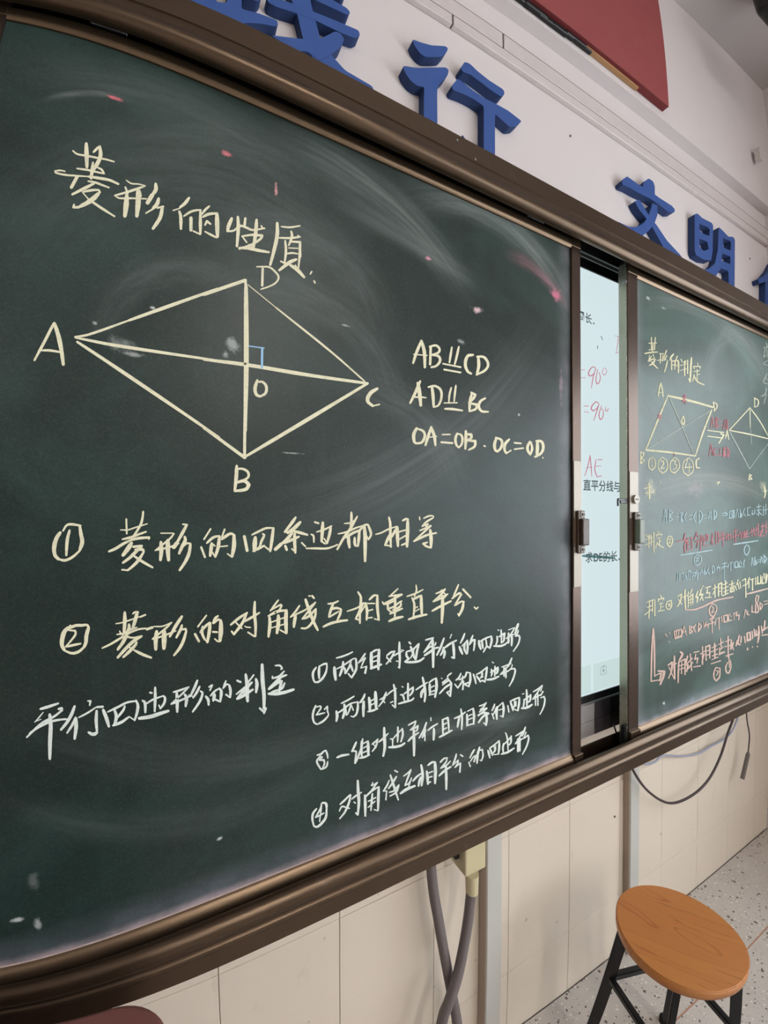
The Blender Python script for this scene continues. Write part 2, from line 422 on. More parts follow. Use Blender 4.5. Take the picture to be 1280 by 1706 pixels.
STROKES = """
@ heading y 80 230 6.4
44 408 60 412 190 415 310
22 265 135 310 170 420 190 520 210 620 228 705 252
26 485 150 530 105 555 85
42 553 95 560 190 525 275 475 350 460 430
30 480 260 470 330 455 425
22 310 325 420 340 520 362 600 380
22 600 378 570 335 530 315
20 180 355 130 345 75 352 85 370 180 392 300 402 430 410
30 430 410 560 430 660 450 750 490
52 312 410 250 525
24 430 460 510 475 575 500 650 528
34 490 485 400 530 260 600
26 370 575 440 560 540 555 555 580
50 540 590 490 640 420 690 350 725
28 400 700 330 735 270 738 278 710
18 370 580 430 650
26 430 650 560 740 710 835
16 835 450 890 485 960 490 1035 508
26 1035 510 940 545 830 580 715 612
20 710 612 760 640 900 642 1050 648
30 825 525 850 590
52 840 610 835 700 820 830
52 960 560 962 680 948 830
28 935 550 970 560 990 620
40 1148 490 1150 550 1110 610
62 1110 610 1062 690
40 1180 645 1165 700 1120 750
26 1130 750 1045 800
28 1165 745 1230 730
40 1220 740 1195 850 1120 965
@ heading y 280 310 6.4
34 225 125 180 185 130 225
20 130 235 55 260
34 120 270 135 320 138 455
24 170 320 240 275 300 258 350 255
50 245 340 245 470
34 345 265 345 400 345 510
24 345 515 270 480
26 440 215 400 250 350 310
30 370 330 430 300 525 290
44 522 300 525 440 528 540
22 520 550 460 520 395 485
26 395 415 415 375 455 405
38 680 345 645 430 635 480
24 635 482 700 475 770 425 830 440 900 468 1030 450
36 745 330 750 450 735 640
36 825 345 815 430
38 945 360 935 500 915 640
24 995 425 1010 450
26 790 535 900 520 1005 528 990 560 900 620 760 670
22 790 535 840 600
34 760 660 850 660 960 685 1075 705
22 860 625 920 650
38 1165 395 1165 520 1130 690 1090 840
20 945 860 1010 860 1080 865 1140 910 1180 970 1150 1030 1080 1070 990 1100
38 1010 880 1005 1060
@ heading y 400 340 6.4
20 440 240 530 248 640 232
22 420 360 540 362 640 350 615 335
26 545 290 555 340 520 440
26 482 390 490 500 475 630
26 540 400 640 405 640 440 635 560 622 690
30 640 420 645 560
18 520 468 620 472
20 490 530 560 522 615 530
26 435 610 475 630
36 600 590 530 620 420 705
36 535 650 610 700 685 780
20 590 650 620 700
22 765 720 750 745
26 790 820 800 840
@ rule1 y 80 850 6.4
44 130 240 90 300 65 400 75 480 110 520
28 110 520 180 535 260 500 340 430
42 340 420 365 340 350 250 340 180
26 350 165 250 150 200 160 160 220
34 230 215 205 320 195 480
26 835 95 840 250
26 1015 15 1010 70 990 150 930 250 890 300
16 775 210 850 210 930 185 1060 145
26 795 310 880 290 960 260 1045 230
30 650 440 720 410 800 360 880 320
30 880 320 960 300 1080 290 1075 305
46 890 350 860 400 800 480
34 910 390 1000 380
34 1000 385 940 440 880 500 800 560
32 930 420 1010 420 1020 450
32 1015 455 960 540 900 600 850 640
24 850 640 790 635
28 920 490 1010 550 1115 610
@ rule1 y 240 850 6.4
18 180 245 310 245
22 320 250 280 300 220 350 120 430
22 125 425 230 405 300 385 370 355
42 180 340 185 440 175 530
46 255 320 255 430 262 530
26 415 150 460 155
34 455 160 400 260 350 350
56 350 350 318 395
36 435 285 440 320 410 380 375 460
24 400 400 450 355 495 355
34 495 360 480 460 440 550 380 640
26 710 200 640 310
34 610 395 650 500
28 670 350 740 290 800 275
28 860 205 830 290
36 805 280 790 400 760 495
22 760 500 730 450
38 720 360 715 420 705 485
26 720 350 755 380
30 830 310 920 250 965 265
42 960 270 960 380 940 490
22 940 500 890 465
20 800 390 890 380
44 1070 280 1100 430
@ rule1 y 420 830 6.4
24 0 390 80 350 150 320 230 318
34 228 320 215 420 195 565
26 195 560 130 510
24 130 505 70 540 10 565
46 35 420 30 480 25 560
26 115 380 130 395 100 460 80 520 50 540
32 465 205 420 270 350 360
36 515 255 450 320 380 370
24 350 360 400 360 440 350
30 440 350 520 370 590 390
34 430 370 370 440 310 490
52 310 490 250 545
30 330 480 400 455 500 410
34 455 380 455 470 462 580
24 460 570 425 540
36 355 510 370 550
24 530 475 570 515
28 670 255 710 268
20 630 385 655 400 660 470
20 690 360 770 335 850 295
36 755 260 750 350 742 460
26 740 460 780 485
30 840 300 830 370 800 480
22 800 480 770 430
22 580 535 680 535 800 535 880 510 910 495
26 1060 150 1060 230 1050 300
16 985 270 1050 262 1100 230 1125 190
28 1120 200 1080 270 1040 340 980 420 910 545
20 920 380 1010 360 1100 320 1190 290
34 1030 400 1030 450 1040 525
26 1000 420 1080 370 1150 340 1150 360
30 1145 350 1138 440 1130 510
28 1095 420 1100 500 1130 510
@ rule1 y 560 830 6.4
26 240 360 300 290 340 280
26 340 280 370 360 370 400 345 440
22 345 440 320 390
38 300 290 310 400 310 670
@ rule1 y 560 830 6.4
18 425 385 480 370 560 330 650 300
28 565 205 578 270 580 400 585 520
30 580 380 550 440 525 500
24 520 500 590 510
26 650 310 600 400 570 440
36 655 310 655 400 660 510
24 710 240 750 220 770 225
36 765 240 762 380 758 515
22 665 360 740 340
22 680 435 750 395
24 700 500 750 480 755 510
20 890 200 895 230
18 935 215 990 190 1035 190 1040 205
20 1035 210 960 255 920 295
22 920 300 980 275 960 300
22 895 345 1010 295 950 350 830 460
24 830 460 900 425 980 390 1070 370
36 1005 340 1015 440 1012 525
22 1010 530 960 510 930 485 975 470
@ rule2 y 90 1000 6.4
30 175 270 160 300 230 270 300 268 355 265 370 300
40 370 290 345 380 340 450 320 500
28 320 500 260 550 190 565 120 540
46 160 290 115 330 90 400 85 480 110 530
22 160 320 225 325 230 360 190 420 125 495
26 125 495 200 480 285 462
@ rule2 y 90 1000 6.4
38 755 130 755 240 745 350
38 890 125 870 200 840 300
20 840 145 870 125 900 130
16 660 250 720 240 800 215 900 180 930 175
28 920 178 975 155
20 670 365 740 355 800 320 885 290
38 800 260 800 300 740 440 680 525
24 515 510 600 470 700 410 800 350 900 310 980 300
38 990 310 1050 290
20 700 330 720 360 830 400 940 380
36 930 385 870 420 790 490 680 610
32 880 450 870 475 800 550 740 605
20 800 500 860 535
30 860 535 950 580 1035 612
@ rule2 y 240 980 6.4
16 105 408 200 405 290 365
22 295 365 240 420 180 470 90 540
20 90 545 200 510 340 455
44 135 460 125 560 125 650
50 215 455 215 540 212 640
34 405 300 340 400 275 515
30 405 395 390 440 345 525
26 395 440 445 435 450 460
32 450 460 420 560 380 640 320 715
26 665 290 575 410
36 545 490 585 565
30 625 410 620 480 650 550
28 600 470 640 420 700 365
36 705 370 695 470 675 575
20 680 575 640 540
26 790 295 760 320 735 370
26 740 375 790 335 825 345
46 820 355 820 460 810 560
22 790 570 755 540
30 735 465 780 468
28 925 390 1010 320 1100 262
30 1095 265 1050 370 960 490 935 460
22 980 365 1045 430
32 1182 145 1178 260 1190 400 1188 510
26 1180 515 1110 470
26 1070 355 1150 310 1230 262
16 1075 405 1095 415
20 1090 415 1135 418
@ rule2 y 410 970 6.4
20 345 190 300 250 260 305
20 260 300 370 240 380 250 350 300 235 360
34 250 370 255 450 240 580
30 255 350 340 310 430 300
40 430 300 425 400 430 540
24 420 540 365 510
40 345 355 345 440 330 540
20 260 430 400 380
20 255 490 400 450
22 570 250 530 310 475 372
18 475 370 560 330 640 290 740 215
34 530 355 520 400 510 475
34 635 185 670 290 720 420 765 510
22 740 215 690 280 600 390
26 600 390 660 370 745 285
26 745 290 735 370 690 450 640 490 590 490
22 670 145 685 148
28 705 145 725 170
22 875 230 930 225 985 200
28 930 230 900 310 885 370
18 885 375 940 340 990 310
26 900 290 960 275 1010 285
26 1015 290 1000 350 975 400
28 825 475 900 440 1000 415 1080 405
18 1080 310 1180 275 1270 220
26 1195 105 1225 160 1215 300 1215 435
24 1250 220 1200 330 1170 390 1200 400
@ rule2 y 600 960 6.4
24 100 250 150 205 185 205
30 185 205 185 330 200 465
20 200 465 155 455
28 60 285 75 370 70 465
24 0 400 60 300
22 80 290 155 290
22 80 370 135 355
22 80 445 130 440
16 320 210 370 165 405 132
22 310 215 445 195 380 230 250 295 240 275
26 375 200 375 300 370 450
22 255 300 300 290 370 260
22 300 270 300 350 345 390
20 290 350 360 325 430 270 445 265
22 435 270 430 320 350 360
24 320 400 390 370 450 345
30 310 480 380 450 455 432
18 598 95 602 150 580 215
18 500 215 590 185 672 142
24 555 230 580 300 570 430
26 570 245 620 220 655 205
32 652 210 655 320 660 410
18 590 340 615 325
18 590 375 630 350
28 520 460 610 430 710 408
18 810 185 860 165 910 135
24 870 150 920 205
22 905 145 850 210 780 270
22 780 270 850 240 935 190
20 930 195 890 240
26 770 370 860 320 970 265
34 880 210 880 350 872 495
20 1050 90 1030 140 990 230
22 980 240 1060 180 1080 195 1010 310
22 1010 312 1080 270 1110 270
28 1105 275 1090 350 1055 420
24 1055 420 1045 400
30 1100 140 1180 225
24 1220 330 1240 350
20 1240 350 1260 330
@ parallelogram_title w 40 1100 6.4
30 175 520 260 495 365 460
14 205 555 160 610 115 660
14 115 655 180 630
34 370 520 400 515 405 535
26 405 535 320 600 180 680 30 820
26 60 780 160 710 300 650 420 630 470 630
42 275 580 285 700 278 850 275 1050
34 540 490 510 570 460 660 395 740
28 550 610 520 680 460 775
38 555 620 555 720 540 835
22 680 435 710 435 700 480
20 585 610 680 560 770 500
34 780 500 840 495
34 775 540 770 650 778 750
36 780 770 740 790 690 770
38 845 530 880 620 905 705
24 895 550 1000 500 1100 450 1190 435
30 1195 430 1215 480 1205 560 1180 640
20 1180 640 1120 600
34 965 530 985 600 965 690
30 950 695 1040 660 1110 610
26 1075 490 1060 530 990 620
@ parallelogram_title w 200 1100 6.4
30 320 345 340 348
30 240 430 265 450 270 555
30 375 290 375 400 370 545
20 270 470 350 420 460 380
26 460 380 480 400 470 460 430 515
20 430 515 415 480
40 205 620 330 600 420 570 515 540
22 570 340 640 320 735 285
18 735 285 650 370 545 465
22 545 468 640 430 710 400 760 375
34 605 340 610 440 610 550
34 690 365 710 400 700 490
28 825 215 800 280 750 385
26 850 280 820 340 780 400
26 860 330 880 350 850 440 775 550
18 735 370 790 390
24 985 265 960 320
24 950 285 980 265
30 915 385 940 420 945 475
34 990 350 1005 370 995 430
20 965 380 1010 330 1060 300
30 1060 300 1080 330 1070 440
28 1065 440 1010 415
20 1130 220 1110 270 1100 300
20 1100 300 1140 255 1165 265
28 1165 265 1178 320 1175 395
26 1170 395 1130 365
@ parallelogram_title w 340 1080 6.4
32 355 345 390 360
36 445 280 460 400 465 565
24 530 285 470 365
22 345 490 420 430 510 365 420 480
26 500 370 450 420 350 540
30 360 540 430 500 520 440
44 450 450 465 560
34 555 330 565 380 555 470
40 620 175 625 350 640 500 640 640
34 640 690 660 640
32 595 640 640 680
20 760 185 810 185 835 215 820 225
22 855 245 800 300 730 320 730 300
26 880 285 820 310 690 430
24 690 440 800 360 830 350 800 440
30 810 340 820 380 800 460
22 860 370 830 430 740 460 690 490
36 690 485 770 485 860 470 955 440
@ condition1 w 510 1060 8
30 135 415 95 480 95 560 115 610
30 115 610 160 610 220 560 265 480 280 400
26 280 400 275 365 240 370 180 400
34 178 400 172 480 175 560
24 405 290 480 270 560 240 620 210
42 378 415 385 500 395 580
22 410 435 480 400 570 340 630 300 665 295
32 665 300 672 370 665 450 610 550
30 605 550 565 500
34 495 340 490 410 450 525
28 480 400 520 440 520 495
26 600 330 580 400 530 495
30 590 370 610 420 625 465
26 790 230 750 290 700 355
20 700 355 790 290 760 350 730 425
20 730 425 810 400
38 805 410 788 490
44 870 220 870 330 872 430
40 975 180 968 300 965 440
26 880 215 930 185 975 180
28 890 285 960 255
28 890 340 960 320
34 860 430 930 405 1005 375
26 1080 255 1140 210 1185 200
26 1180 205 1130 300 1070 370
28 1080 285 1130 340
32 1245 80 1245 200 1250 300 1245 420
22 1160 265 1230 225 1280 205
22 1205 330 1230 335
20 1080 255 1075 290
@ condition1 w 640 1040 8
26 235 345 260 350
22 205 580 190 570
34 335 240 355 260
30 300 370 300 420 330 460 280 500
24 300 365 380 340 460 260
34 355 300 380 360 400 430 420 470
30 465 260 440 360 425 470
24 400 320 380 400 355 450
32 290 505 380 505 470 490 530 450
24 555 210 610 195 660 180
24 655 185 610 260 530 375
24 690 245 680 275 600 310 545 365
32 540 415 610 370 680 320 725 310
38 645 195 655 350 655 450 655 570
30 800 185 780 240 750 320 705 410
30 795 310 785 360 755 410
32 800 340 810 380 795 450
22 900 135 880 185
28 800 320 880 260 965 215
34 920 240 930 340 935 450 905 440
26 1075 125 1050 190 1020 250
34 1005 300 1025 350 1045 395
30 1080 250 1070 320 1100 395
22 1040 290 1110 215
30 1110 215 1115 310 1110 390
24 1185 150 1160 210 1140 270
28 1140 270 1180 215 1210 210 1205 280 1195 350
@ condition1 w 760 1030 8
34 305 300 310 350 330 410
26 345 290 350 340 360 400
22 320 310 400 265 470 240
30 470 240 475 300 450 400
24 450 400 410 370 365 450
30 400 290 410 370
20 560 155 572 165
24 600 155 605 210 605 330
24 545 240 550 300 530 360
24 580 240 650 200 640 280
26 640 200 640 290 620 320
28 505 370 590 370 650 350 690 315
20 560 250 600 240
18 700 155 780 125
20 780 130 740 200 670 270
18 670 270 760 220 800 210
32 700 200 700 300 700 330
30 740 200 745 290 740 365
32 830 75 810 130 790 200
20 830 160 820 200 790 240
22 790 240 840 230 850 260 830 340 765 440
@ condition2 w 510 1060 8
28 130 925 100 1000 90 1080 110 1150 150 1175
26 150 1175 230 1130 295 1060 300 1040
22 300 1040 285 990 285 935 245 975
20 130 945 190 930 200 950 170 1000 135 1050
22 135 1050 190 1035 250 1020
24 470 895 560 850 640 800
36 405 1000 415 1060 405 1130
24 410 1030 490 980 590 900 690 875
30 690 875 690 950 670 1040 630 1075
24 630 1075 600 1065
38 510 910 520 980 490 1090
30 530 970 540 1050
24 600 905 580 980 555 1040
24 605 920 630 985
28 785 770 760 830 715 885
18 720 885 780 870
38 770 870 765 960 765 1065
40 840 820 850 900 850 1000
44 925 745 930 850 935 960
26 860 865 920 830
26 860 920 920 890
28 825 1005 890 990 955 965
22 1070 745 1030 820 985 845
22 1070 750 1040 840 970 935
22 1010 825 1050 885
32 1168 645 1185 720 1190 830 1190 950
20 1075 790 1130 740 1205 695
24 1185 950 1150 915
22 1125 885 1160 870
@ condition2 w 640 1040 8
22 240 830 255 838
26 220 940 250 945 270 1010
32 320 790 320 880 320 1000
22 265 930 320 890 390 835
28 388 840 380 900 345 950
28 195 1060 280 1035 370 1010 395 985
22 425 875 490 830 580 775
34 515 710 540 830 550 940 540 1030
38 530 860 500 920 495 970
34 610 800 610 870 615 940
36 695 720 700 840 680 970
22 600 780 650 740 695 720
24 630 840 670 820
24 630 900 680 880
26 600 945 660 930
18 765 718 775 725
20 900 650 850 690 850 720
22 850 720 780 780 860 750 780 810
26 850 720 900 790 820 840 740 925
28 900 790 890 870 885 960
22 880 960 840 910 890 880
24 1025 655 1000 710 960 745
26 945 800 985 850
22 985 850 1040 760 1050 690
24 1000 740 1080 700 1100 640 1150 650
32 1060 760 1050 870
30 1150 650 1150 750 1130 830
24 1130 830 1070 800 1140 770
26 1190 665 1210 720 1225 790
@ condition2 w 760 1030 8
22 270 750 330 720 415 650
28 415 655 400 760 385 850
26 275 770 310 820 320 840
20 320 800 360 780
22 385 850 350 830 320 850
26 350 720 345 770 330 790
22 485 585 500 595
24 470 680 480 720 470 770
24 460 720 520 690 560 650
26 520 640 520 700 515 770
28 560 655 550 720 530 740
30 415 820 490 810 570 775
20 610 650 680 625 730 600 590 750
20 590 750 700 700 740 660
30 640 660 640 770
32 665 660 665 790
24 745 530 720 590 700 640
22 750 620 740 670
24 735 680 780 670 790 700 760 810 710 905
@ condition3 w 510 1180 8
26 150 625 200 610 230 580 265 560
24 265 560 285 620 290 665
24 290 710 270 780 200 815
26 200 815 160 750 145 700 190 640
24 190 640 215 650 180 690 240 690 245 740 220 800
32 415 655 480 630 570 615
28 670 450 640 520 610 575
24 610 575 650 570 670 580 650 730
28 655 735 690 660 740 520 755 410
30 740 440 740 560 745 660
38 825 440 830 540 830 625
24 760 470 820 440
24 765 530 810 505
24 765 590 810 570
28 715 665 780 650 845 620
24 880 480 930 440 960 410
24 955 415 935 500 885 575
22 900 480 935 520
38 1042 260 1045 380 1050 520 1030 635
24 970 450 1030 400 1095 335
@ condition3 w 640 1160 8
24 85 570 115 570 115 680
26 185 410 185 500 180 610
20 125 560 180 500 245 430
28 245 430 250 510 225 605
34 65 680 150 675 230 655 275 625
22 325 385 380 355 425 330
22 425 335 400 400 350 450
24 350 450 400 430 455 390
22 455 390 440 450 410 470
28 320 600 380 540 460 485
36 395 440 400 600 400 790
28 565 350 530 450 470 555
26 555 440 540 490 510 550
26 545 510 545 590
22 625 285 625 325
24 585 455 640 410 715 365
34 665 430 665 500 660 580
28 780 310 785 400 785 500
26 775 315 850 285 860 370 865 460
24 800 375 835 355
24 800 440 835 420
28 740 545 820 500 905 455
24 940 295 1020 260 1085 210
28 1025 170 1040 280 1035 440
30 1005 280 990 350 980 410
30 1105 240 1110 320 1105 395
24 1115 200 1190 160
32 1190 165 1200 260 1195 370
22 1130 260 1175 240
22 1130 310 1175 290
26 1120 385 1190 365
@ condition3 w 770 1140 8
20 230 290 280 275 325 245
20 320 250 290 300 240 340
22 230 370 290 330 330 320 220 420
30 215 415 280 380 350 390 280 430 220 510
32 325 400 330 470 320 545
24 320 540 290 515
24 435 265 420 310 400 350
24 400 390 425 460
22 420 400 460 310 470 360
32 470 300 460 380 465 465
22 470 310 540 245
30 545 245 555 330 545 435
20 545 435 510 420
20 490 345 540 330
26 610 285 625 370
26 645 230 665 290 680 350
22 640 230 700 200 765 175
28 765 180 760 260 745 350
22 740 350 690 330
22 700 220 700 290 680 320
20 720 225 720 290
20 805 130 825 125
22 830 200 825 260 815 310
28 860 75 865 180 865 290
20 820 210 870 180 915 140
26 915 140 905 220 880 240
30 795 320 870 310 935 270
20 950 100 1010 65 1070 15
18 1040 60 1000 120 940 200
20 940 200 1010 160 1060 130
26 980 140 980 280
26 1010 130 1012 280
24 1070 15 1050 90
24 1080 95 1050 150
22 1050 180 1095 165 1105 210 1085 310 1040 400
@ condition4 w 510 1240 8
30 140 860 95 920 85 1000 105 1090
32 105 1090 150 1100 220 1040 265 970 275 850
34 275 850 265 790 220 780
24 205 790 200 840 130 970
22 125 975 180 950 240 915
24 205 850 180 1030
26 455 800 520 740 590 670
28 595 675 575 770 520 900 450 990
22 445 890 480 830 530 840 580 855
38 690 485 695 620 705 770 690 940
24 610 730 660 690 740 640
26 640 770 660 785
30 690 940 665 915
22 890 510 880 550 870 545
20 885 550 950 510 870 620 800 700
36 785 680 790 800 790 955
26 800 690 880 620 960 570
36 970 570 965 700 960 880
26 955 885 910 870
28 885 660 875 770 865 880
24 830 760 930 710
24 830 840 920 760
24 1110 480 1080 550 1030 625
20 1035 625 1075 620
26 1075 620 1065 740
30 1125 410 1170 550 1230 740
26 1205 430 1150 520 1100 590
24 1240 540 1170 620 1110 640
24 1240 550 1200 640 1120 690
30 1185 350 1220 370
@ condition4 w 640 1210 8
20 260 665 320 620 360 575
24 360 580 320 680 280 790
20 280 790 330 760 370 690
26 365 690 330 800
38 220 895 300 840 410 795
26 385 730 440 670 510 620
34 495 515 510 600 515 680 500 790
34 490 680 470 740 460 795
34 570 600 580 680 585 770
28 585 520 640 480 680 475
40 680 480 685 600 680 760
26 600 620 650 600
26 600 680 640 670
28 585 760 620 740
24 750 480 800 430 845 420
22 840 425 830 470 760 555
22 755 560 830 520 885 465
30 735 660 810 590 890 540
34 825 530 830 680 830 840
24 965 370 950 430 915 515
22 915 520 990 450
22 990 450 980 500 945 550
24 950 545 1020 490
30 1020 495 1010 610
28 1020 380 1050 400
@ condition4 w 770 1140 8
24 165 870 130 930 105 980
26 90 1040 110 1095
18 110 1030 160 960 190 960
30 185 950 160 1030
30 235 840 210 930 200 1050
22 240 880 270 870 280 950 260 1020 240 1010
28 345 880 360 930 370 980
26 370 850 390 900 405 945
22 370 850 430 810 495 750
28 495 755 495 850 485 930
20 485 930 410 940
24 430 830 440 880 410 920
18 450 820 450 870
22 580 645 600 700 610 800 615 890
24 555 790 545 850 550 910
20 560 800 620 740 660 690
24 655 690 650 780 625 810
28 525 930 610 905 695 850
20 715 690 770 655 820 620
18 810 625 760 720 710 790
20 710 795 770 750 830 710
34 745 730 745 895
34 770 720 770 885
24 845 570 820 650 800 690
22 855 640 830 700
22 830 720 880 680 890 720 860 830 805 935
@ rhombus y 40 440 4
20 200 392 140 510 70 640
28 203 395 230 480 250 580 262 668
16 115 575 170 575 250 588
16 340 485 430 470 700 375
@ rhombus y 40 440 4
22 700 375 1000 268 1290 165
@ rhombus y 340 440 4
32 0 202 275 108
24 277 110 280 230
32 280 150 282 660 274 1110
26 272 1110 270 1280
8 290 135 480 290
13 480 290 860 595 1070 780
@ rhombus y 40 440 4
20 345 490 600 540 1300 645
@ rhombus y 340 440 4
24 0 635 290 672 700 740 1090 795
@ rhombus y 40 440 4
22 355 518 600 680 1000 950 1300 1155
@ rhombus y 340 440 4
28 0 1090 272 1290
24 280 1280 600 1090 900 910 1090 795
@ rhombus b 340 440 4
12 300 546 400 560
22 388 560 386 690
@ rhombus y 340 440 4
24 218 1345 215 1420 205 1510
16 215 1365 260 1365 295 1390 290 1425 220 1455
22 220 1455 270 1445 300 1470 280 1500 205 1512
22 355 775 340 830 350 870 375 882
18 375 882 410 860 415 815 390 785 365 785
24 1155 830 1110 860 1090 910 1125 945
14 1125 945 1170 935
@ equalities y 670 560 5.12
24 165 40 120 150 95 230
28 165 40 190 130 195 265
14 100 155 215 165
28 245 90 240 240
20 235 90 290 80 320 110 310 140 250 160
22 250 160 310 170 325 210 290 255 250 265
20 425 95 415 160 405 225
20 485 90 470 160 450 240
20 350 235 500 265
22 360 285 500 310
26 605 160 560 170 540 240 560 300 590 320
26 650 175 655 250 640 325
22 640 175 700 180 735 240 710 290 635 330
24 155 385 110 490 70 570
32 135 400 150 490 160 590
14 90 520 160 520 205 525
26 255 430 265 510 270 600
20 225 435 280 425 330 460 335 530 310 590 270 605
18 420 440 405 500 400 560
18 460 420 450 500 445 555
16 360 570 470 568
20 365 620 430 622 515 635
24 595 490 580 560 575 640
22 590 480 625 500 610 530 570 570
22 570 570 640 585 630 620 580 640
22 710 530 670 555 655 600 680 640 735 645
28 125 785 100 840 105 900 120 915
22 120 915 170 905 195 850 180 810 130 790
24 250 775 225 850 200 930
26 250 780 275 850 285 930
16 215 865 295 855
18 345 840 410 838
22 335 905 430 912
22 470 830 455 880 465 930 485 950
20 485 950 510 920 510 850 470 830
26 545 810 545 880 540 960
22 545 835 590 840 590 870 550 890
22 550 890 625 895 620 940 570 970
20 700 935 710 940
26 805 870 790 920 795 970 815 985
22 815 985 845 950 850 890 800 865
24 915 880 880 920 875 970 890 1000
18 890 1000 930 975
22 960 910 1015 915
18 960 965 1035 955
24 1090 900 1070 950 1080 990 1095 1010
20 1095 1010 1110 960 1100 905
28 1155 900 1155 960 1150 1025
24 1145 895 1190 900 1205 950 1185 1000 1135 1030
16 1200 1035 1204 1040
@ right_heading y 1060 540 5.818
18 150 130 150 250
18 188 130 178 240
14 125 185 200 182
18 165 195 160 265
12 125 250 185 245
16 85 285 140 275 210 270
12 130 300 125 340
14 165 290 175 325
16 150 310 120 360 160 340 180 335
20 185 340 165 380 130 400
16 150 365 180 400 210 430
10 225 285 270 285
12 205 350 290 345
16 240 285 235 380
14 262 290 258 360
20 295 255 270 330
16 300 305 275 350
14 305 350 295 400 275 465
20 365 290 340 320 330 350
20 345 345 345 440
16 345 360 380 355 375 440
14 350 395 378 395
22 400 310 385 350
20 390 350 410 360 410 470
12 390 395 400 410
16 435 340 450 370
14 485 355 470 390
12 430 400 490 385
12 425 450 500 430
22 470 360 472 500
18 500 350 500 480
22 537 325 530 440 525 560 510 530
14 598 375 598 400
14 565 435 560 410 625 410 620 430
12 560 460 620 450
16 592 440 592 540
12 595 490 620 485
18 565 490 550 550
18 560 500 600 560 660 588
@ right_diagram y 1060 540 5.818
16 240 570 225 630 215 700
16 242 570 255 640 262 705
10 215 665 262 660
18 312 690 200 960 95 1220
26 312 695 530 745 745 805
18 735 830 650 1050 575 1280
20 95 1222 330 1243 575 1278
18 750 755 762 840
14 750 755 785 780 780 815 755 845
14 465 895 445 920 450 965 468 970 468 920 455 895
18 45 1240 48 1350 40 1340
14 45 1240 75 1250 70 1280 50 1295 80 1320 50 1355
16 615 1300 585 1320 585 1390 620 1395
12 155 1290 125 1320 125 1390 155 1415 185 1380 180 1310 155 1290
10 155 1310 153 1390
12 255 1290 220 1330 220 1410 260 1445 300 1410 300 1330 255 1290
12 240 1330 265 1325 265 1360 240 1400 275 1395
12 370 1290 335 1340 335 1420 375 1445 420 1390 410 1320 370 1290
12 355 1325 385 1325 375 1355 395 1365 385 1400 360 1405
12 510 1295 460 1340 460 1430 505 1468 550 1430 550 1340 510 1295
12 500 1310 475 1390 545 1385
12 515 1350 515 1440
16 695 1030 850 1050
16 695 1085 840 1105
16 820 1060 850 1075 805 1155
16 905 1030 1105 810
12 1105 810 1200 940 1280 1080
14 905 1030 1090 1065 1280 1110
12 1105 830 1108 1000
@ right_diagram w 1060 540 5.818
10 318 700 430 950 560 1270
10 110 1215 400 1030 740 830
10 910 1045 1010 1230 1100 1400
8 1105 1400 1280 1160
8 1110 1000 1120 1160
@ right_diagram y 1060 540 5.818
16 885 1030 865 1110
14 885 1030 900 1120
10 865 1080 900 1080
16 1150 715 1150 800
12 1145 715 1185 740 1180 790 1150 805
10 1100 1455 1095 1510 1125 1500 1105 1480 1120 1465 1100 1455
@ right_diagram p 1060 540 5.818
14 465 685 480 775
14 485 690 450 750 490 740
14 455 710 490 700
14 215 880 245 890 215 910 245 915
14 225 870 235 920
12 740 905 725 1000
12 745 905 755 1000
8 725 960 760 955
12 775 900 775 1005 800 990 780 950 800 920 775 900
12 800 945 835 940
10 805 980 840 980
12 860 930 845 1020
12 870 930 875 1020
12 885 920 890 1020 860 1010
12 725 1160 710 1280
12 730 1165 745 1275
10 710 1230 745 1225
14 775 1200 755 1230 760 1270 780 1270
12 790 1270 835 1270
10 815 1200 815 1270
14 850 1190 850 1285 870 1270 855 1240 870 1210 850 1195
14 885 1190 890 1290 905 1240 885 1195
8 365 1240 375 1280
@ right_erased y 1060 790 5.818
14 80 140 150 120
14 90 185 170 170
20 125 85 130 240
14 175 260 180 265
12 240 75 232 90
12 780 80 810 75 790 100
14 1245 120 1255 175 1245 230
14 1240 165 1270 160
@ right_line1 b 1060 790 5.818
12 280 340 265 460
12 285 340 295 465
8 265 410 300 405
14 325 345 322 455 355 440 330 400 355 370 325 345
12 385 385 410 380
12 385 415 412 410
12 435 370 435 460 460 450 435 415 460 380 435 370
12 490 370 470 420 490 465
12 510 400 545 395
12 510 440 545 435
14 585 360 560 420 580 470
14 610 355 612 470 640 430 635 370 610 355
12 650 400 680 395
12 655 430 685 425
12 715 360 700 450
12 722 360 730 450
8 700 415 735 412
14 755 350 758 440 780 400 775 360 755 350
10 835 380 870 375
10 835 400 870 397
12 860 365 885 385 865 410
12 910 360 905 425 950 420 950 350 910 360
10 925 365 930 410
10 940 360 935 410
10 980 340 965 425
10 985 340 995 420
12 1010 340 1012 420 1030 400 1010 370
10 1055 330 1040 370 1060 405
10 1080 325 1082 400 1110 395
10 1085 325 1110 320
10 1130 350 1125 390 1150 380 1150 340
12 1170 320 1210 310
10 1190 290 1190 400 1170 380
10 1170 350 1215 345
12 1185 360 1220 395
10 1235 310 1235 400
10 1235 350 1280 340
10 1260 290 1255 390
@ right_line2 y 1060 790 5.818
14 95 590 120 610
12 150 580 130 610
12 90 635 160 615
12 85 690 165 650
16 125 590 125 720
14 145 600 148 690
18 172 565 172 760
14 210 555 225 575
12 200 610 195 590 250 580 245 600
12 205 625 240 615
14 225 620 225 690
12 225 655 245 645
14 205 660 190 715
14 205 670 240 700 270 712
14 310 610 300 650 310 690 330 705 350 670 350 620 330 600 310 610
10 315 630 335 630 320 670 340 665
@ right_line2 p 1060 790 5.818
14 390 655 480 635
16 475 575 465 640 490 640 470 700 475 760
16 500 620 500 730
14 540 610 545 720
14 500 625 540 615
10 505 660 540 650
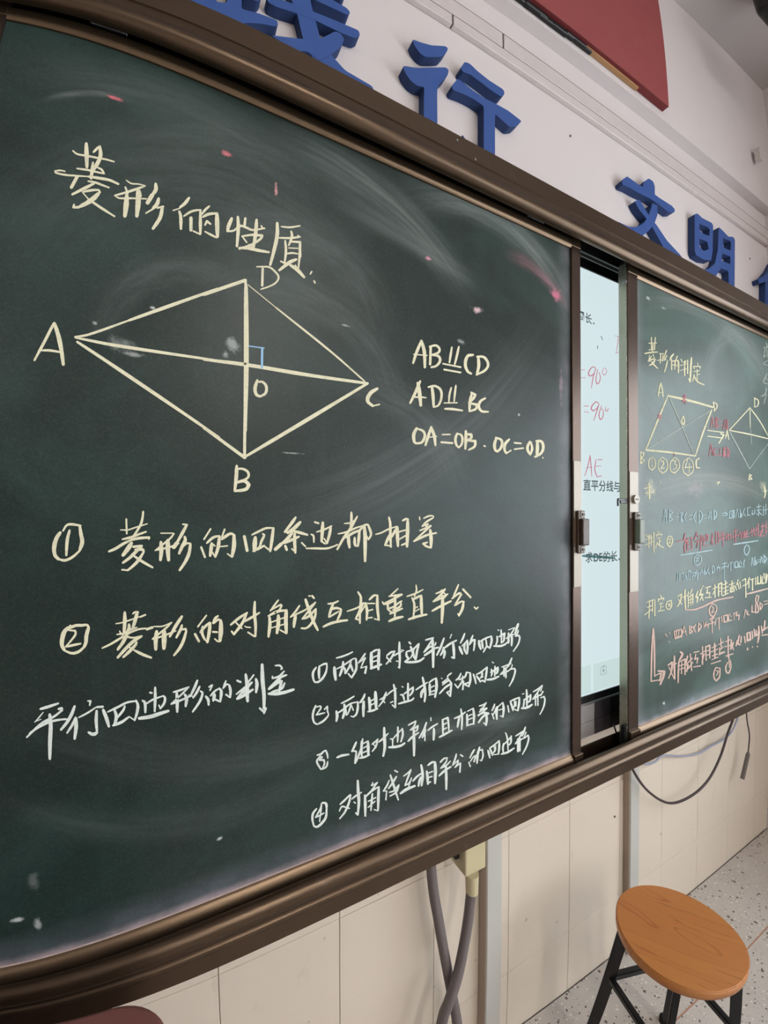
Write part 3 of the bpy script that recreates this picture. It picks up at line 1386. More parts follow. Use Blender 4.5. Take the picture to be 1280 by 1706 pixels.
10 505 690 540 680
12 490 735 555 715
16 590 560 565 640
14 590 580 610 620
14 575 660 610 640 590 710
16 630 590 625 740
12 630 600 650 600 640 650
14 665 600 700 590 695 650
14 685 580 675 650
14 650 690 700 690
14 660 620 655 690
14 740 570 745 690
12 725 620 760 600
12 740 620 725 680
14 775 560 775 680
14 775 570 800 560 800 660
10 780 600 800 595
10 780 635 800 630
12 780 665 800 660
14 820 570 860 560
14 810 600 870 580
14 800 640 880 610
14 840 560 845 700
12 820 610 850 640
12 870 590 875 650
12 890 570 895 640
12 880 600 920 580 915 640
10 935 580 940 640
12 940 560 990 540
16 965 530 965 660
12 940 610 1000 580
14 1010 560 985 610
14 1015 560 1020 630
14 1035 560 1040 620
14 1050 550 1055 610 1100 600
14 1080 540 1060 590 1100 570
14 1120 530 1125 600
14 1140 520 1145 590
14 1110 560 1180 530
14 1165 510 1160 600
16 1185 480 1185 600
14 1200 560 1230 540 1200 600 1250 595
14 1225 480 1225 570
14 1210 510 1250 500
16 1260 460 1260 580
12 1250 520 1280 510
12 1250 560 1280 550
@ right_line2 b 1060 790 5.818
16 430 785 560 765 740 735
16 945 680 1050 665 1180 645
12 590 780 565 820 570 870 600 885 630 850 630 800 590 780
10 580 815 605 810 580 845 610 840
12 1070 685 1050 720 1055 770 1075 785 1095 750 1095 700 1070 685
@ right_line3 b 1060 790 5.818
10 400 960 400 1040
12 420 965 420 1030
10 420 970 460 955 455 1000
10 465 980 465 1030 480 1020 480 970 465 980
12 490 950 530 935 525 990
12 510 930 505 990
12 490 1030 530 1015
12 490 980 490 1030
12 540 960 590 945
12 540 990 590 975
12 555 960 550 1020
10 572 955 570 1010
12 590 930 580 960 605 960 590 1030
12 635 920 620 980
12 640 920 650 975
8 620 955 655 950
12 660 910 665 970 685 960 665 935
12 705 900 695 940 715 970
12 735 890 740 960 765 930 755 890 735 890
12 780 890 785 940
12 800 880 790 910 815 900 810 940
12 835 870 880 860
12 830 900 890 890
12 855 850 855 1040
12 860 890 830 920
12 900 870 890 910
12 910 860 935 855
12 920 860 920 940
10 945 855 945 910
12 960 850 960 905 990 900 985 845 960 850
12 1000 850 1000 900 1030 895
12 1010 840 1025 870
12 1045 840 1045 905
12 1055 830 1040 870
12 1125 810 1115 890
12 1130 810 1140 885
8 1115 860 1145 855
12 1150 800 1155 880 1175 860 1155 830
10 1180 830 1200 828
10 1180 850 1200 845
12 1215 800 1205 860
12 1220 800 1230 855
12 1240 780 1245 860 1265 820 1240 785
14 290 1005 300 1012
@ right_line4 y 1060 940 5.818
16 105 370 170 345
16 85 490 160 430
18 130 350 125 525
14 110 420 155 400
16 160 350 160 460
18 182 345 182 500
16 235 300 250 330
14 215 365 215 340 270 330 265 350
14 225 385 260 375
14 240 380 235 450
12 245 415 265 410
14 215 455 275 445
14 300 370 290 400 300 430 325 435 345 400 340 350 300 365
12 310 390 325 380 320 410 335 395
16 405 310 440 290 430 360 400 410
16 410 340 445 390
14 455 320 490 300
20 475 245 475 350 480 430
20 510 270 500 310
18 505 320 505 415
16 510 320 550 290 550 390
16 545 240 525 290
14 510 350 548 335
14 510 375 548 365
14 530 310 530 400
18 600 260 580 320 600 320 590 370
16 640 230 615 300 650 290 620 350
16 620 250 650 350
14 645 210 655 215
16 675 230 725 215
14 695 235 685 280 715 275 710 310
16 670 325 730 320
14 745 240 790 220
18 765 200 765 320
14 765 250 745 290
20 800 190 800 310
18 800 195 830 180 830 300
12 805 230 828 225
12 805 265 828 260
14 845 200 885 180
14 840 235 895 215
14 850 270 895 250
18 868 160 868 290
16 840 305 895 280
14 905 200 955 180
16 930 160 930 250
14 915 220 915 270 950 260 945 200
12 915 240 945 230
16 960 210 975 250
16 990 150 975 200
16 985 180 1000 240
16 1005 170 1015 230
14 1030 160 1060 140
18 1062 140 1066 320
14 1035 210 1085 190
18 1100 130 1080 190
16 1095 170 1095 230
16 1110 150 1140 140
20 1130 150 1130 250
16 1160 130 1160 200
16 1180 120 1180 190 1210 185 1210 110
14 1225 120 1225 190 1250 180
14 1240 90 1245 140
16 1260 90 1260 180 1275 100
@ right_line4 p 1060 940 5.818
18 475 440 560 440 650 410 780 350 940 318
18 1070 290 1150 270 1280 235
16 740 380 710 430 720 490 750 510 780 450 775 400 740 380
12 735 410 750 430 730 470 760 460
@ right_line5 p 1060 940 5.818
14 285 675 300 700
16 325 665 328 668
16 320 750 325 752
18 370 650 380 720 440 690 440 630 370 650
16 390 650 395 700
16 415 640 410 700
16 465 600 440 710
16 465 600 490 690
12 445 665 485 650
16 515 600 520 670 550 650 520 630 550 610 515 600
16 580 580 560 620 580 660
16 605 570 605 650 635 600 605 570
14 655 560 660 620
14 680 550 670 600 700 580 695 620
16 715 530 760 520
16 705 580 770 560
18 738 500 738 665
14 720 540 750 570
16 775 530 765 590
14 785 530 815 515
18 805 530 805 630
14 830 500 835 560
16 850 500 855 560 885 550 885 490 850 500
14 895 490 900 550 930 540
12 905 480 925 510
14 940 480 970 470
14 950 480 950 540
14 980 460 970 500 1000 490 995 540
14 1060 440 1045 520
14 1065 440 1080 490
12 1085 450 1080 490 1100 490
14 1125 400 1125 465 1160 460
16 1165 310 1160 360 1180 400 1185 460 1160 470 1160 390
14 1165 300 1190 310 1180 370
14 1200 380 1205 440 1225 400 1200 370
12 1240 360 1280 355
12 1245 390 1280 380
@ right_line6 p 1060 940 5.818
20 165 625 155 800 145 1130
20 170 625 178 800 180 1080
18 180 1085 225 1060
18 145 1135 235 1120
26 215 1035 275 1040 265 1090 235 1165
22 225 1060 245 1060 230 1130
20 310 980 350 950 345 1030 315 1105
18 320 1000 370 1110
18 360 975 395 960
22 372 890 372 1000 375 1110
26 430 850 450 870 420 930
20 415 940 410 1050 408 1150
20 415 950 475 920 475 1070
16 420 985 470 970
16 420 1020 470 1005
18 445 950 440 1060
22 500 890 480 970 505 980 490 1040
20 525 870 540 1030
20 545 910 500 960
20 550 950 510 1010
18 560 855 610 845
16 580 870 570 920 600 910 590 960
20 560 995 625 985
18 625 870 670 840
22 645 800 645 970
20 660 870 640 950
22 675 800 680 930
20 680 800 715 785 715 910
16 685 840 715 835
16 685 880 715 875
16 735 810 780 790
18 730 850 795 820
18 740 890 790 870
24 762 770 765 900
18 735 925 795 900
20 820 720 825 800
18 800 780 850 750
20 810 810 810 870 845 850
18 815 830 845 800
18 800 880 860 850
18 870 750 920 730
16 860 800 940 780
22 892 700 895 900
22 925 740 920 820 945 760
16 935 790 945 830
20 980 740 970 790
22 1000 690 985 770 1010 780
22 1020 700 1015 760
22 1050 700 1060 760
22 1075 670 1080 740 1110 730 1105 660 1075 670
20 1125 650 1130 720
20 1145 630 1150 700
20 1165 640 1165 690 1200 670
22 1190 600 1190 700 1180 760
20 1215 600 1225 670
22 1250 550 1240 640
20 1225 640 1280 610
20 1220 690 1280 680
18 730 965 820 935
18 870 890 940 868
16 775 1000 755 1050 760 1110 780 1130 810 1090 815 1010 775 1000
14 775 1030 800 1040 780 1080
16 890 950 870 1000 880 1050 900 1055 920 1000 915 930
16 900 880 905 1000
16 1080 810 1085 825 1075 830
18 1128 800 1132 803
18 1175 795 1180 800
@ right_note w 1060 540 5.818
12 1235 230 1280 220
12 1260 180 1275 215
10 1250 240 1240 320 1260 300
10 1265 230 1275 320
10 1235 380 1280 350
10 1240 390 1280 400
12 1270 480 1235 560
10 1250 520 1280 540
10 1240 570 1280 580
@ right_note w 1060 540 5.818
10 1265 620 1250 680 1210 700
10 1265 680 1240 770
@ screen_red r 960 490 8.122
10 60 1020 120 1030
10 60 1130 130 1133
14 265 1000 225 985 180 1040 170 1090 190 1110 240 1080 265 1010
12 268 1010 235 1110 208 1270
12 295 1020 270 1150 280 1215 310 1200 330 1120 310 1060
8 375 1005 358 1040 365 1085 390 1095 415 1050 400 1000 375 1005
12 105 1512 170 1516
10 105 1590 175 1603
14 310 1480 270 1455 225 1500 205 1550 230 1580 280 1550 312 1490
12 312 1490 280 1590 240 1710
12 345 1510 310 1640 330 1700 360 1670 370 1590 350 1550
10 400 1530 400 1580 430 1580 435 1540
8 525 563 580 580 615 600 640 680 610 760 540 803
8 570 580 560 700 540 805
@ screen_red r 960 700 6.567
10 155 385 130 500 95 610
10 155 390 165 500 172 615
8 115 520 175 515
12 240 432 285 433
10 220 430 205 540 230 620 280 610
8 215 505 275 500
6 505 110 485 180 480 260 500 330
@ screen_dark d 960 490 8.122
12 340 570 360 620
12 292 700 293 740
@ screen_green g 960 700 6.567
30 75 1485 250 1495 410 1510
@ screen_green k 960 700 6.567
1 0 0 1 1
"""
def arc3(p1, p2, p3, wd, amt, c, Y=BY):
    (ax, ay), (bx, by), (cx, cy) = pt(*p1, Y), pt(*p2, Y), pt(*p3, Y)
    d = 2 * (ax * (by - cy) + bx * (cy - ay) + cx * (ay - by))
    ux = ((ax*ax+ay*ay)*(by-cy) + (bx*bx+by*by)*(cy-ay) + (cx*cx+cy*cy)*(ay-by)) / d
    uy = ((ax*ax+ay*ay)*(cx-bx) + (bx*bx+by*by)*(ax-cx) + (cx*cx+cy*cy)*(bx-ax)) / d
    r = math.hypot(ax - ux, ay - uy)
    A = [math.atan2(y - uy, x - ux) for x, y in ((ax, ay), (bx, by), (cx, cy))]
    lo, hi = min(A), max(A)
    if hi - lo > PI: lo, hi = -PI, PI
    m = (hi - lo) * 0.15
    return (ux, uy, r, wd, lo - m, hi + m, amt, c)

grey, pink, white = srgb(132, 142, 140), srgb(190, 130, 146), srgb(200, 206, 204)
dust1 = srgb(108, 118, 116)
arcs1 = [arc3((480, 235), (640, 330), (770, 480), 0.05, 0.55, grey),
         arc3((560, 330), (680, 400), (790, 470), 0.03, 0.5, grey),
         arc3((690, 330), (850, 380), (945, 505), 0.045, 0.75, grey),
         arc3((850, 425), (900, 455), (944, 512), 0.022, 0.45, pink),
         arc3((60, 130), (250, 150), (470, 270), 0.05, 0.3, dust1),
         arc3((80, 166), (140, 155), (205, 163), 0.006, 0.25, white),
         arc3((180, 250), (330, 225), (520, 300), 0.05, 0.28, dust1),
         arc3((360, 400), (520, 400), (640, 560), 0.06, 0.35, dust1),
         arc3((170, 560), (270, 450), (400, 470), 0.03, 0.32, dust1),
         arc3((560, 640), (680, 680), (760, 800), 0.06, 0.35, dust1),
         arc3((0, 1330), (240, 1380), (520, 1290), 0.03, 0.22, dust1),
         arc3((600, 1300), (740, 1280), (900, 1150), 0.05, 0.35, dust1),
         arc3((640, 1230), (760, 1210), (880, 1190), 0.03, 0.4, grey),
         arc3((30, 430), (220, 290), (560, 430), 0.09, 0.26, dust1),
         arc3((430, 880), (680, 780), (900, 560), 0.09, 0.34, dust1),
         arc3((620, 260), (800, 330), (948, 470), 0.06, 0.5, dust1),
         arc3((380, 480), (560, 520), (660, 700), 0.05, 0.35, dust1),
         arc3((20, 1190), (300, 1270), (620, 1190), 0.05, 0.2, dust1)]
edges1 = [('z', Z0, 0.05, 0.55, srgb(132, 138, 150)), ('z', Z0, 0.012, 0.8, srgb(196, 176, 180)),
          ('x', pt(948, 800)[0], 0.05, 0.5, srgb(128, 126, 134))]
def spot(px, py, rx, rz, amt, c): x, z = pt(px, py); return (x, z, rx, rz, amt, c)
spots1 = [spot(388, 576, 0.012, 0.014, 0.5, white), spot(375, 590, 0.007, 0.008, 0.5, white), spot(378, 256, 0.010, 0.006, 1.0, srgb(214, 120, 132)),
          spot(460, 316, 0.003, 0.012, 0.9, srgb(206, 150, 150)), spot(795, 516, 0.018, 0.008, 0.9, srgb(220, 190, 196)),
          spot(714, 431, 0.008, 0.005, 0.9, srgb(220, 150, 170)), spot(928, 492, 0.024, 0.018, 0.9, srgb(206, 120, 146)),
          spot(190, 163, 0.012, 0.003, 0.9, srgb(214, 110, 120)), spot(366, 1397, 0.006, 0.004, 0.9, white),
          spot(205, 575, 0.02, 0.014, 0.3, white), spot(220, 590, 0.02, 0.004, 0.5, white), spot(158, 538, 0.004, 0.004, 0.8, white),
          spot(255, 513, 0.004, 0.003, 0.9, white), spot(28, 1533, 0.008, 0.004, 0.8, white), spot(63, 1538, 0.005, 0.010, 0.6, white),
          spot(55, 1470, 0.008, 0.012, 0.15, white), spot(574, 542, 0.010, 0.003, 0.6, white), spot(487, 755, 0.02, 0.002, 0.7, white),
          spot(935, 640, 0.008, 0.05, 0.4, srgb(170, 140, 160)), spot(770, 570, 0.012, 0.006, 0.6, white), spot(865, 691, 0.005, 0.004, 0.7, white)]
M['board1'] = board_mat('green_chalkboard_steel', srgb(25, 40, 37), arcs1, edges1, 0.07, spots1)
arcs2 = [arc3((1070, 500), (1160, 510), (1279, 640), 0.06, 0.65, grey),
         arc3((1180, 640), (1210, 560), (1275, 620), 0.05, 0.55, grey),
         arc3((1090, 820), (1180, 800), (1279, 830), 0.05, 0.6, srgb(128, 130, 120)),
         arc3((1120, 1190), (1190, 1150), (1270, 1130), 0.02, 0.45, white)]
edges2 = [('z', Z0, 0.05, 0.6, srgb(140, 150, 160)), ('z', Z0, 0.012, 0.8, srgb(190, 184, 186)),
          ('x', 1.08, 0.04, 0.5, srgb(140, 140, 146))]
spots2 = [spot(1081, 497, 0.012, 0.006, 0.8, white), spot(1106, 513, 0.016, 0.004, 0.6, white), spot(1106, 1172, 0.010, 0.006, 0.9, white),
          spot(1085, 815, 0.03, 0.03, 0.45, srgb(190, 186, 150)), spot(1160, 815, 0.07, 0.03, 0.35, srgb(150, 136, 136)),
          spot(1150, 1172, 0.06, 0.02, 0.4, srgb(150, 160, 176)), spot(1272, 810, 0.03, 0.03, 0.4, srgb(190, 186, 150))]
M['board2'] = board_mat('green_chalkboard_steel_right', srgb(54, 72, 67), arcs2, edges2, 0.12, spots2)  # base greyer than the left board: chalk dust plus glare put into the colour

# orange pine seat
def seat_mat():
    t = NT('orange_varnished_pine')
    ang = SEAT_DIR
    co = t.coord((1, 1, 1), (0, 0, -ang))
    st = t.node('ShaderNodeMapping'); t.link(co, st.inputs[0]); st.inputs['Scale'].default_value = (0.7, 5.5, 3)
    n1 = t.noise(st.outputs[0], 2.2, 3, 0.5, 0.9)
    rings = t.math('FRACT', t.math('MULTIPLY', n1, 6.0))
    f = t.ramp(t.math('ABSOLUTE', t.math('SUBTRACT', rings, 0.5)), 0.40, 0.5, 0, 1)
    fine = t.node('ShaderNodeMapping'); t.link(co, fine.inputs[0]); fine.inputs['Scale'].default_value = (6, 260, 20)
    g = t.noise(fine.outputs[0], 1.5, 3, 0.6)
    cc = t.mix(n1, srgb(196, 134, 70), srgb(176, 106, 58))
    cc = t.mix(t.math('MULTIPLY', f, 0.5), cc, srgb(132, 74, 40))
    cc = t.mix(t.ramp(g, 0.4, 0.8, 0, 0.22), cc, srgb(158, 92, 52))
    t.set(Base_Color=cc, Roughness=0.42)
    t.b.inputs['Coat Weight'].default_value = 0.15
    return t.m
_a = ray(1028, 1512); _b = ray(1250, 1608)
_a = _a / -_a.z; _b = _b / -_b.z
SEAT_DIR = math.atan2(_b.y - _a.y, _b.x - _a.x)
M['seat'] = seat_mat()

def terrazzo():
    t = NT('speckled_terrazzo')
    co = t.coord()
    base = t.mix(t.noise(co, 6, 4, 0.6), srgb(176, 168, 162), srgb(204, 198, 190))
    def chips(scale, th, c, off, base):
        v = t.node('ShaderNodeTexVoronoi', feature='F1'); v.inputs['Scale'].default_value = scale
        t.link(t.coord((1, 1, 1), (0, 0, off), (off, off * 2, 0)), v.inputs['Vector'])
        rnd = t.node('ShaderNodeSeparateColor'); t.link(v.outputs['Color'], rnd.inputs[0])
        near = t.ramp(v.outputs['Distance'], 0.18, 0.34, 1, 0)
        pick = t.ramp(rnd.outputs[0], th, th + 0.02, 0, 1)
        return t.mix(t.math('MULTIPLY', near, pick), base, c)
    base = chips(52, 0.78, srgb(92, 76, 70), 0.3, base)
    base = chips(85, 0.80, srgb(56, 54, 56), 1.1, base)
    base = chips(90, 0.75, srgb(226, 220, 212), 2.0, base)
    base = chips(160, 0.80, srgb(120, 104, 98), 2.7, base)
    t.set(Base_Color=base, Roughness=0.36)
    return t.m
M['terrazzo'] = terrazzo()
M['strip'] = simple('floor_divider_strip', srgb(176, 132, 108), 0.5)

# ---------------------------------------------------------------- room shell
WL, WU = 0.840, 0.806                 # lower and upper wall planes
ZC = CAMZ + 2.577 * WU                # ceiling
ZS = CAMZ + 1.443                     # soffit of the upper wall
XL, XR, YB = -6.0, 2.50, -7.5
def struct(name, bm, mat, **k): return mesh_obj(name, bm, mat, kind='structure', **k)

bm = bmesh.new(); box(bm, XL - .2, XR + .2, YB - .2, WL + .2, -0.15, -0.012); floor = struct('floor', bm, M['terrazzo'])
# floor slabs between divider strips
strips_y = [0.605, -0.395, -1.395]
xs = [XL, -3.1, -0.6, XR]
ys = [WL, 0.605, -0.395, -1.395, -2.395, -3.395, -4.395, -5.395, -6.395, YB]
slab_me = {}
for i in range(len(xs) - 1):
    for j in range(len(ys) - 1):
        sx, sy = xs[i + 1] - xs[i] - 0.004, ys[j] - ys[j + 1] - 0.004
        key = (round(sx, 3), round(sy, 3))
        if key not in slab_me:
            bm = bmesh.new(); box(bm, -sx/2, sx/2, -sy/2, sy/2, -0.012, 0.0, 0.0008)
            me = bpy.data.meshes.new('terrazzo_slab'); bm.to_mesh(me); bm.free(); me.materials.append(M['terrazzo']); slab_me[key] = me
        o = bpy.data.objects.new('terrazzo_slab', slab_me[key]); col.objects.link(o); o.parent = floor
        o.location = ((xs[i] + xs[i + 1]) / 2, (ys[j] + ys[j + 1]) / 2, 0)
for y in ys[1:-1]:
    bm = bmesh.new(); box(bm, XL, XR, y - 0.0018, y + 0.0018, -0.012, 0.0006); mesh_obj('divider_strip', bm, M['strip'], floor)
for x in xs[1:-1]:
    bm = bmesh.new(); box(bm, x - 0.0018, x + 0.0018, YB, WL, -0.012, 0.0003); mesh_obj('divider_strip', bm, M['strip'], floor)

bm = bmesh.new(); box(bm, XL - .2, XR + .2, YB - .2, WL + .2, ZC, ZC + 0.12); struct('ceiling', bm, M['ceil'])
ZT = CAMZ - 1.0796 * WL               # top of the tile rows seen: joint heights
bm = bmesh.new(); box(bm, XL - .2, XR + .2, WL + 0.006, WL + 0.2, -0.1, ZT + 0.4)
wf = struct('wall_front', bm, M['joint'])
bm = bmesh.new(); box(bm, XL, XR, WL, WL + 0.2, ZT + 0.40, ZS + 0.02); mesh_obj('painted_wall', bm, M['wall_up'], wf)
bm = bmesh.new(); box(bm, XL, XR, WU, WL + 0.2, ZS, ZC); mesh_obj('wall_beam', bm, M['wall_up'], wf)
ZJ = CAMZ - 1.552 * WL
tile_me = {}
X0T = 0.081 * WL
rows = [(0.0, ZJ), (ZJ, ZT), (ZT, ZT + 0.40)]
k0 = int((-1.6 - X0T) / 0.2545) - 1
xt = [X0T + k * 0.2545 for k in range(k0, 60) if X0T + k * 0.2545 < XR]
xt = xt + [XR]
for r, (za, zb) in enumerate(rows):
    for i in range(len(xt) - 1):
        sx, sz = xt[i + 1] - xt[i] - 0.0014, zb - za - 0.0014
        key = (round(sx, 3), r)
        if key not in tile_me:
            bm = bmesh.new(); box(bm, -sx/2, sx/2, 0, 0.007, -sz/2, sz/2, 0.0006)
            me = bpy.data.meshes.new('wall_tile'); bm.to_mesh(me); bm.free(); me.materials.append(M['wall_low']); tile_me[key] = me
        o = bpy.data.objects.new('wall_tile', tile_me[key]); col.objects.link(o); o.parent = wf
        o.location = ((xt[i] + xt[i + 1]) / 2, WL + random.uniform(-0.0002, 0.0002), (za + zb) / 2)
bm = bmesh.new(); box(bm, XL, xt[0], WL, WL + .006, 0, ZT + .4); mesh_obj('plaster_dado', bm, M['wall_low'], wf)
bm = bmesh.new(); box(bm, XR, XR + .2, YB, WL + .2, 0, ZC); wr = struct('wall_right', bm, M['wall_up'])
bm = bmesh.new(); box(bm, XL - .2, XL, YB, WL + .2, 0, ZC); struct('wall_left', bm, M['wall_dim'])
bm = bmesh.new(); box(bm, XL - .2, XR + .2, YB - .2, YB, 0, ZC); struct('wall_back', bm, M['wall_dim'])
# daylit windows in the right wall, out of the picture; the boards mirror them softly
M['sky_pane'] = emit('daylit_frosted_glass', (0.88, 0.94, 1.0, 1), PANE)
for n, (ya, yb) in enumerate(((-1.12, .22), (-2.95, -1.55), (-4.8, -3.4))):
    wn = empty('window_%d' % (n + 1), (XR, (ya + yb) / 2, .85), kind='structure')
    ym = (ya + yb) / 2
    def wpart(name, bm, mat): mesh_obj(name, bm, mat, wn).matrix_parent_inverse = Matrix.Translation(-wn.location)
    for y0, y1, z0, z1 in ((ya, yb, .80, .85), (ya, yb, 2.35, 2.40), (ya, ya + .05, .85, 2.35), (yb - .05, yb, .85, 2.35), (ym - .025, ym + .025, .85, 2.35)):
        bm = bmesh.new(); box(bm, XR - .03, XR + .001, y0, y1, z0, z1, .003); wpart('window_frame', bm, M['fixture'])
    for y0, y1 in ((ya + .05, ym - .025), (ym + .025, yb - .05)):
        bm = bmesh.new(); box(bm, XR - .012, XR - .004, y0, y1, .85, 2.35); wpart('pane', bm, M['sky_pane'])
# two rows of plastic trunking below the soffit
YT = 0.8265
zA, zB, zC_ = CAMZ + 1.2835, CAMZ + 1.587 * YT, CAMZ + 1.643 * YT
def trunking(name, z0, z1, cuts, label):
    t = empty(name, (0, YT, z0), label=label, cat='cable trunking')
    for a, b in zip(cuts, cuts[1:]):
        bm = bmesh.new(); box(bm, a + 0.0022, b - 0.0022, 0, WL - YT, 0, z1 - z0, 0.0015)
        mesh_obj('trunking_cover', bm, M['trunk'], t)
    bm = bmesh.new(); box(bm, cuts[0], cuts[-1], 0.001, WL - YT, 0.002, z1 - z0 + 0.0022); mesh_obj('trunking_base', bm, M['seam'], t)  # base stands proud at the top so its grey draws the shadow line
xa, xb = at(755, 36, YT).x, at(839, 68, YT).x
trunking('cable_trunking', zA, zB, [-1.4, xa - 2.0, xa, xa + 1.85, XR - 0.002], 'narrow white plastic cable trunking, lower of the two rows above the blue letters')
trunking('cable_trunking', zB + 0.0025, zC_, [-1.4, xb - 2.0, xb, xb + 1.7, XR - 0.002], 'wider white plastic cable trunking, upper row just under the wall ledge')

# ---------------------------------------------------------------- chalkboard frame
FX0, FX1 = -0.78, 2.46
fr = empty('chalkboard_frame', (0.84, 0.7, CAMZ), label='long bronze aluminium frame that carries the sliding green chalkboards', cat='frame')
def rel(o): o.matrix_parent_inverse = Matrix.Translation(-o.parent.location) ; return o
C = CAMZ
def smooth_prof(o, ang=0.6):
    for p in o.data.polygons: p.use_smooth = True
    bm = bmesh.new(); bm.from_mesh(o.data)
    for e in bm.edges:
        if len(e.link_faces) == 2: e.smooth = e.calc_face_angle(0) < ang
    bm.to_mesh(o.data); bm.free(); return o
top = [(.600, C+.717), (.600, C+.684), (.5985, C+.6825), (.5985, C+.6805), (.6005, C+.6795), (.6005, C+.667), (.5985, C+.662), (.5945, C+.659), (.5915, C+.6555), (.5900, C+.6515), (.5900, C+.6475), (.5915, C+.6430), (.5945, C+.6390), (.599, C+.6360), (.604, C+.6350), (.609, C+.637), (.609, C+.648), (.606, C+.652), (.606, C+.708), (.838, C+.708), (.838, C+.717)]
bm = bmesh.new(); prism_x(bm, top, FX0, FX1); smooth_prof(rel(mesh_obj('top_beam', bm, M['alu_x'], fr)))
bot = [(.612, C-.571), (.609, C-.5685), (.605, C-.5675), (.601, C-.5685), (.5972, C-.5715), (.5942, C-.5755), (.5926, C-.580), (.5924, C-.585), (.5940, C-.5895), (.5968, C-.5925), (.6005, C-.5945), (.6005, C-.5990), (.5975, C-.6010), (.5960, C-.6035), (.5958, C-.6065), (.5975, C-.6090), (.6005, C-.6105),
       (.600, C-.636), (.664, C-.636), (.664, C-.583), (.660, C-.583), (.660, C-.628), (.612, C-.628)]
bm = bmesh.new(); prism_x(bm, bot, FX0, FX1); smooth_prof(rel(mesh_obj('bottom_beam', bm, M['alu_x'], fr)))
for nm, y0, y1, z0, z1 in (('upper_track', .6555, .660, C+.660, C+.708), ('lower_track', .6295, .6325, C-.628, C-.604), ('rear_track', .640, .838, C-.634, C-.630)):
    if nm == 'rear_track': continue
    bm = bmesh.new(); box(bm, FX0, FX1, y0, y1, z0, z1); rel(mesh_obj(nm, bm, M['black'], fr))
for x0, x1 in ((FX0 - .03, FX0), (FX1, FX1 + .03)):
    bm = bmesh.new(); box(bm, x0, x1, .597, .838, C-.64, C+.72, 0.003); rel(mesh_obj('end_jamb', bm, M['alu_z'], fr))
for x0, x1 in ((FX0, -.10), (2.03, FX1)):
    bm = bmesh.new(); box(bm, x0, x1, .668, .69, C-.60, C+.70); f = rel(mesh_obj('fixed_board', bm, M['board1'], fr, label='fixed green board behind the sliding one'))
for x in (-.60, 0.30, 1.20, 2.25):
    bm = bmesh.new(); box(bm, x, x + .03, .664, .838, C-.636, C-.612, 0.001); rel(mesh_obj('wall_bracket', bm, M['black'], fr))
# scratched screws and spots on the top beam face
for px, py in ((762, 234), (792, 266)):
    v = at(px, py, .5995); bm = bmesh.new(); cyl(bm, (v.x, .5995, v.z), .0022, .002); rel(mesh_obj('rivet', bm, M['screw'], fr))

# ---------------------------------------------------------------- sliding chalkboards
def slider(x0, x1, gl, gr, surf, label):
    """x0..x1 outer, gl..gr green"""
    t = empty('sliding_chalkboard', ((x0 + x1) / 2, PF, C - .60), label=label, cat='chalkboard')
    T = lambda o: rel(o)
    bm = bmesh.new(); box(bm, gl - .004, gr + .004, BY, BY + .010, Z0 - .004, Z1 + .004)
    s = T(mesh_obj('writing_surface', bm, surf, t))
    # rails with a small bead next to the green
    zb0, zt1 = C - .603, C + .663
    for nm, a, b, bead in (('bottom_rail', zb0, Z0, 1), ('top_rail', Z1, C + .6435, -1)):
        bm = bmesh.new()
        if bead == 1:
            prof = [(BY + .001, b), (BY - .0012, b), (BY - .003, b - .0010), (PF - .0006, b - .005), (PF - .0036, b - .012), (PF - .0056, b - .020), (PF - .0062, b - .028), (PF - .0062, a), (BY + .016, a), (BY + .016, b)]
        else:
            prof = [(BY + .001, a), (BY - .003, a), (PF, a + .003), (PF - .001, a + .008), (PF - .001, b), (BY + .016, b), (BY + .016, a)]
        prism_x(bm, prof, gl, gr); smooth_prof(T(mesh_obj(nm, bm, M['alu_rail'], t)))
    bm = bmesh.new(); box(bm, gl, gr, BY - .0021, BY + .0005, Z0 - .0012, Z0 + .0002); T(mesh_obj('chalk_dust_line', bm, M['dust'], t))
    for a, b in ((x0, gl), (gr, x1)):
        bm = bmesh.new(); box(bm, a, b, PF, BY + .016, zb0 + .0, zt1, 0.0012); T(mesh_obj('stile', bm, M['alu_z'], t))
        # mitred corner caps
        for za, zb in ((zb0, Z0 - .001), (Z1 + .004, zt1)):
            bm = bmesh.new(); box(bm, a + .0005, b - .0005, PF - (.0060 if za < C else .0016), PF + .004, za, zb, 0.0006); T(mesh_obj('corner_cap', bm, M['alu_rail'], t))
    return t
b1 = slider(-.262, .8465, -.2165, .8165, M['board1'], 'large green sliding chalkboard on the left with the rhombus diagram drawn in yellow chalk')
b2 = slider(1.0320, 2.135, 1.0745, 2.09, M['board2'], 'green sliding chalkboard on the right, partly cut off, crowded with coloured chalk notes')

def part(par, name, bm, mat, **k): return rel(mesh_obj(name, bm, mat, par, **k))
# side trim of the right board's left edge, facing the gap
bm = bmesh.new(); box(bm, 1.0306, 1.0322, PF + .003, BY + .018, C - .598, C + .655, .0004); part(b2, 'side_trim', bm, M['alu_side'])

